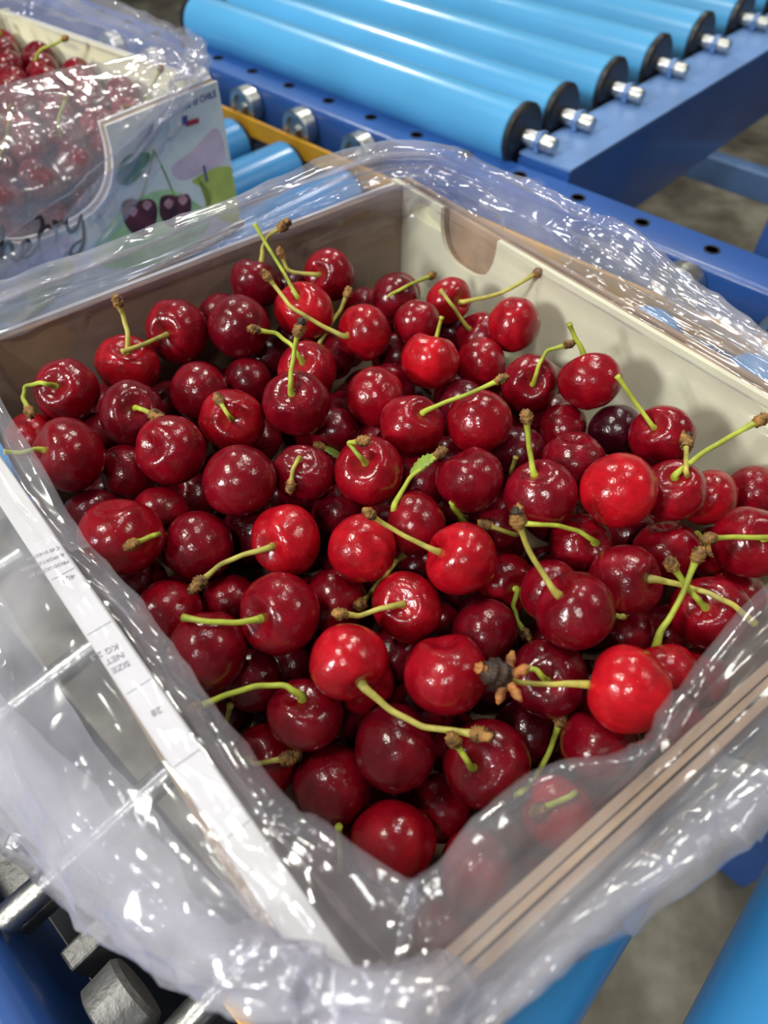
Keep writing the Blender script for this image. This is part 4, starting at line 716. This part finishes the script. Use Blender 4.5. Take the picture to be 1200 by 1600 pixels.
# near side rail, brackets and pan
nr=empty('side_rail',Matrix.Identity(4),'bright blue side rail in the bottom left corner','rail')
bm=bmesh.new(); rail_section(bm,round_rect(-.125,-.0695,ZC-.41,ZC-.300,.012),-.3,1.6); o=obj('beam',bm,M['pblue'],nr,'auto')
bm=bmesh.new(); rail_section(bm,[(-.0695,ZC-.40),(.0,ZC-.43),(.0,ZC-.433),(-.0695,ZC-.403)],-.1,.40); tag(obj('tray',bm,M['dark'],nr),'blue sloping tray beneath the axles, shade put into its near-black colour')
def blk(name,t,r,z,a,b,c,mat,label,cat,rot=0,bev=.0012):
    bm=bmesh.new(); box(bm,-a/2,a/2,-b/2,b/2,-c/2,c/2,bev)
    M4=Matrix.Translation(tr(t,r,z))@Matrix.Rotation(math.atan2(RD.y,RD.x)+rot,4,'Z'); bmesh.ops.transform(bm,matrix=M4,verts=bm.verts)
    o=obj(name,bm,mat); return tag(o,label,cat)
br=empty('axle_bracket',Matrix.Identity(4),'grey cast metal bracket with slots at the left edge below the bag','bracket')
def sub(name,t,r,z,a,b,c,mat,lab=None,bev=.0012,rot=0):
    o=blk(name,t,r,z,a,b,c,mat,None,None,rot,bev); o.parent=br
    if lab: tag(o,lab)
sub('plate',.165,-.046,ZC-.334,.044,.050,.004,M['alu']); sub('flange',.142,-.046,ZC-.332,.044,.004,.012,M['alu'])
sub('slot_block',.185,-.040,ZC-.313,.022,.018,.026,M['alu'],None,.003); sub('slot_block',.205,-.058,ZC-.312,.018,.022,.03,M['alu'],None,.003)
sub('bolt_head',.170,-.050,ZC-.322,.008,.008,.008,M['steel'],None,.002,.5)
sub('foot',.118,-.044,ZC-.345,.035,.010,.030,M['alu'])
bm=bmesh.new(); lathe(bm,[(0,0),(.012,0),(.014,.001),(.0145,.014),(.013,.016),(0,.016)],40)
o=obj('bearing_wheel',bm,M['alu'],None,'auto'); M4=Matrix.Translation(tr(.0865,-.060,ZC-.318))@QR; o.location,o.rotation_euler=M4.to_translation(),M4.to_euler()
tag(o,'dull grey-green bearing wheel cut off by the bottom edge at left','wheel')
bm=bmesh.new(); rail_section(bm,round_rect(-.0245,-.0195,ZC-.318,ZC-.300,.001,2),-.2,.0555); tag(obj('guard_strip',bm,M['yellow']),'short orange-yellow strip end beside the axle at the bottom','strip')
# ---------------------------------------------------------------- cross conveyor behind
RBr=.0245; ZB=ZC-.248
rs=[.524,.581,.664,.748,.840,.936,1.035,1.135,1.235,1.335]
names=['sky blue roller nearest the deep blue rail','second sky blue roller from the deep blue rail','third sky blue roller from the deep blue rail','fourth sky blue roller from the deep blue rail','fifth sky blue roller, at the top right','sixth sky blue roller, cut by the top right corner','roller just outside the top of the photo']
QT=rotm(TD); f2=None
for i,r in enumerate(rs):
    M4=Matrix.Translation(tr(.332,r,ZB))@QT; lab=names[min(i,6)]
    if f2 is None: f2=build_roller(roller_proto(.428,RBr,M['roller2'],M['black'],.036,.036,True),M4,lab,'sky blue rollers of the cross conveyor')
    else: dup(f2,M4,lab)
def beam_r(name,t0,t1,r0,r1,z0,z1,mat,label,cat='beam',parent=None):
    bm=bmesh.new(); a=[]
    P=[(t,z) for t,z in round_rect(t0,t1,z0,z1,.004)]
    A=[bm.verts.new(tr(t,r0,z)) for t,z in P]; B=[bm.verts.new(tr(t,r1,z)) for t,z in P]; n=len(P); bm.faces.new(A); bm.faces.new(B[::-1])
    for i in range(n): bm.faces.new((A[i],B[i],B[(i+1)%n],A[(i+1)%n]))
    bmesh.ops.recalc_face_normals(bm,faces=bm.faces); o=obj(name,bm,mat,parent,'auto')
    return tag(o,label,cat) if not parent else o
fb=empty('conveyor_beam',Matrix.Identity(4),'blue side beam carrying the black-capped roller ends at upper right','beam')
beam_r('web',.272,.322,.512,1.5,ZC-.345,ZC-.258,M['pblue'],None,None,fb)
bm=bmesh.new(); rail_section(bm,[(.513,ZC-.2578),(1.5,ZC-.2578),(1.5,ZC-.2556),(.513,ZC-.2556)],.272,.322); tag(obj('top_flange',bm,M['pblue2'],fb),'top face with the light from above put into its paler blue')
for i,r in enumerate(rs):
    bm=bmesh.new(); lathe(bm,[(0,0),(.009,0),(.009,.004),(.0065,.006),(.0065,.012),(0,.012)],6,Matrix.Translation(tr(.308,r,ZB))@QT); obj('hex_nut',bm,M['pblue2'],fb)
beam_r('conveyor_beam',.765,.815,.56,1.5,ZC-.345,ZC-.258,M['pblue'],'far blue side beam at the left ends of the sky blue rollers')
for (t,r,l) in ((.160,.82,'dark blue upright leg under the frame at the right edge'),(.24,1.25,'blue leg standing beyond the beam'),(.80,.62,'blue leg under the left end of the cross conveyor')):
    bm=bmesh.new(); box(bm,-.022,.022,-.022,.022,.0,(ZC-.30 if l.startswith('dark') else ZC-.346),.003); M4=Matrix.Translation(tr(t,r,0))@Matrix.Rotation(math.atan2(RD.y,RD.x),4,'Z')
    bmesh.ops.transform(bm,matrix=M4,verts=bm.verts); tag(obj('frame_leg',bm,M['pblue']),l,'leg')
bm=bmesh.new(); rail_section(bm,round_rect(1.17,1.20,ZC-.53,ZC-.49,.003),.05,.8); tag(obj('cross_bar',bm,M['pblue2'],None,'auto'),'thin blue cross bar low behind the leg at right','bar')
for (t,r) in ((-.2,.488),(1.2,.488),(-.2,-.097),(1.2,-.097)):
    bm=bmesh.new(); box(bm,-.02,.02,-.02,.02,0,ZC-(.348 if r>0 else .411),.003); bmesh.ops.transform(bm,matrix=Matrix.Translation(tr(t,r,0))@Matrix.Rotation(math.atan2(RD.y,RD.x),4,'Z'),verts=bm.verts)
    tag(obj('frame_leg',bm,M['pblue']),'blue leg carrying the carton conveyor, outside the photo','leg','carton conveyor legs')
# ---------------------------------------------------------------- floor and light
bm=bmesh.new(); bmesh.ops.create_grid(bm,x_segments=4,y_segments=4,size=7); fl=obj('floor',bm,M['floor']); fl.location=(0,3,0); tag(fl,kind='structure')
w=bpy.data.worlds.new('W'); SC.world=w; w.use_nodes=True; bg=w.node_tree.nodes['Background']; bg.inputs[0].default_value=(.93,.95,1,1); bg.inputs[1].default_value=.12
def lamp(loc,sx,sy,e,col=(1,.985,.95),rz=0):
    l=bpy.data.lights.new('hall_lamp','AREA'); l.shape='RECTANGLE'; l.size=sx; l.size_y=sy; l.energy=e; l.color=col
    o=bpy.data.objects.new('hall_lamp',l); COL.objects.link(o); o.location=loc; d=Vector((0,.3,.8))-Vector(loc); o.rotation_euler=d.to_track_quat('-Z','Z').to_euler()
    return o
W1=(1,.97,.86); W2=(1,.99,.95); lamp((-1.9,-1.1,2.1),.30,.40,62,W2); lamp((-1.2,.2,3.1),.28,.45,42,W1); lamp((-.4,-1.6,3.0),.22,.4,30,W2); lamp((.9,2.4,3.3),.30,.45,36,W1); lamp((-.9,3.2,3.3),.30,.45,42,W1); lamp((.35,.9,3.2),.22,.45,14,W2); lamp((2.2,.4,3.1),.25,.5,18,W1)
cam=bpy.data.cameras.new('camera'); co=bpy.data.objects.new('camera',cam); COL.objects.link(co); SC.camera=co
co.location=(0,0,ZC); co.rotation_euler=(math.pi/2-PIT,0,0); cam.sensor_fit='VERTICAL'; cam.sensor_height=36; cam.sensor_width=27; cam.lens=FPX/1600*36; cam.clip_start=.01
cam.dof.use_dof=True; cam.dof.focus_distance=.262; cam.dof.aperture_fstop=9.5
vs=SC.view_settings; vs.view_transform='Standard'; vs.look='None'; vs.gamma=1; vs.exposure=-0.48; vs.use_curve_mapping=False
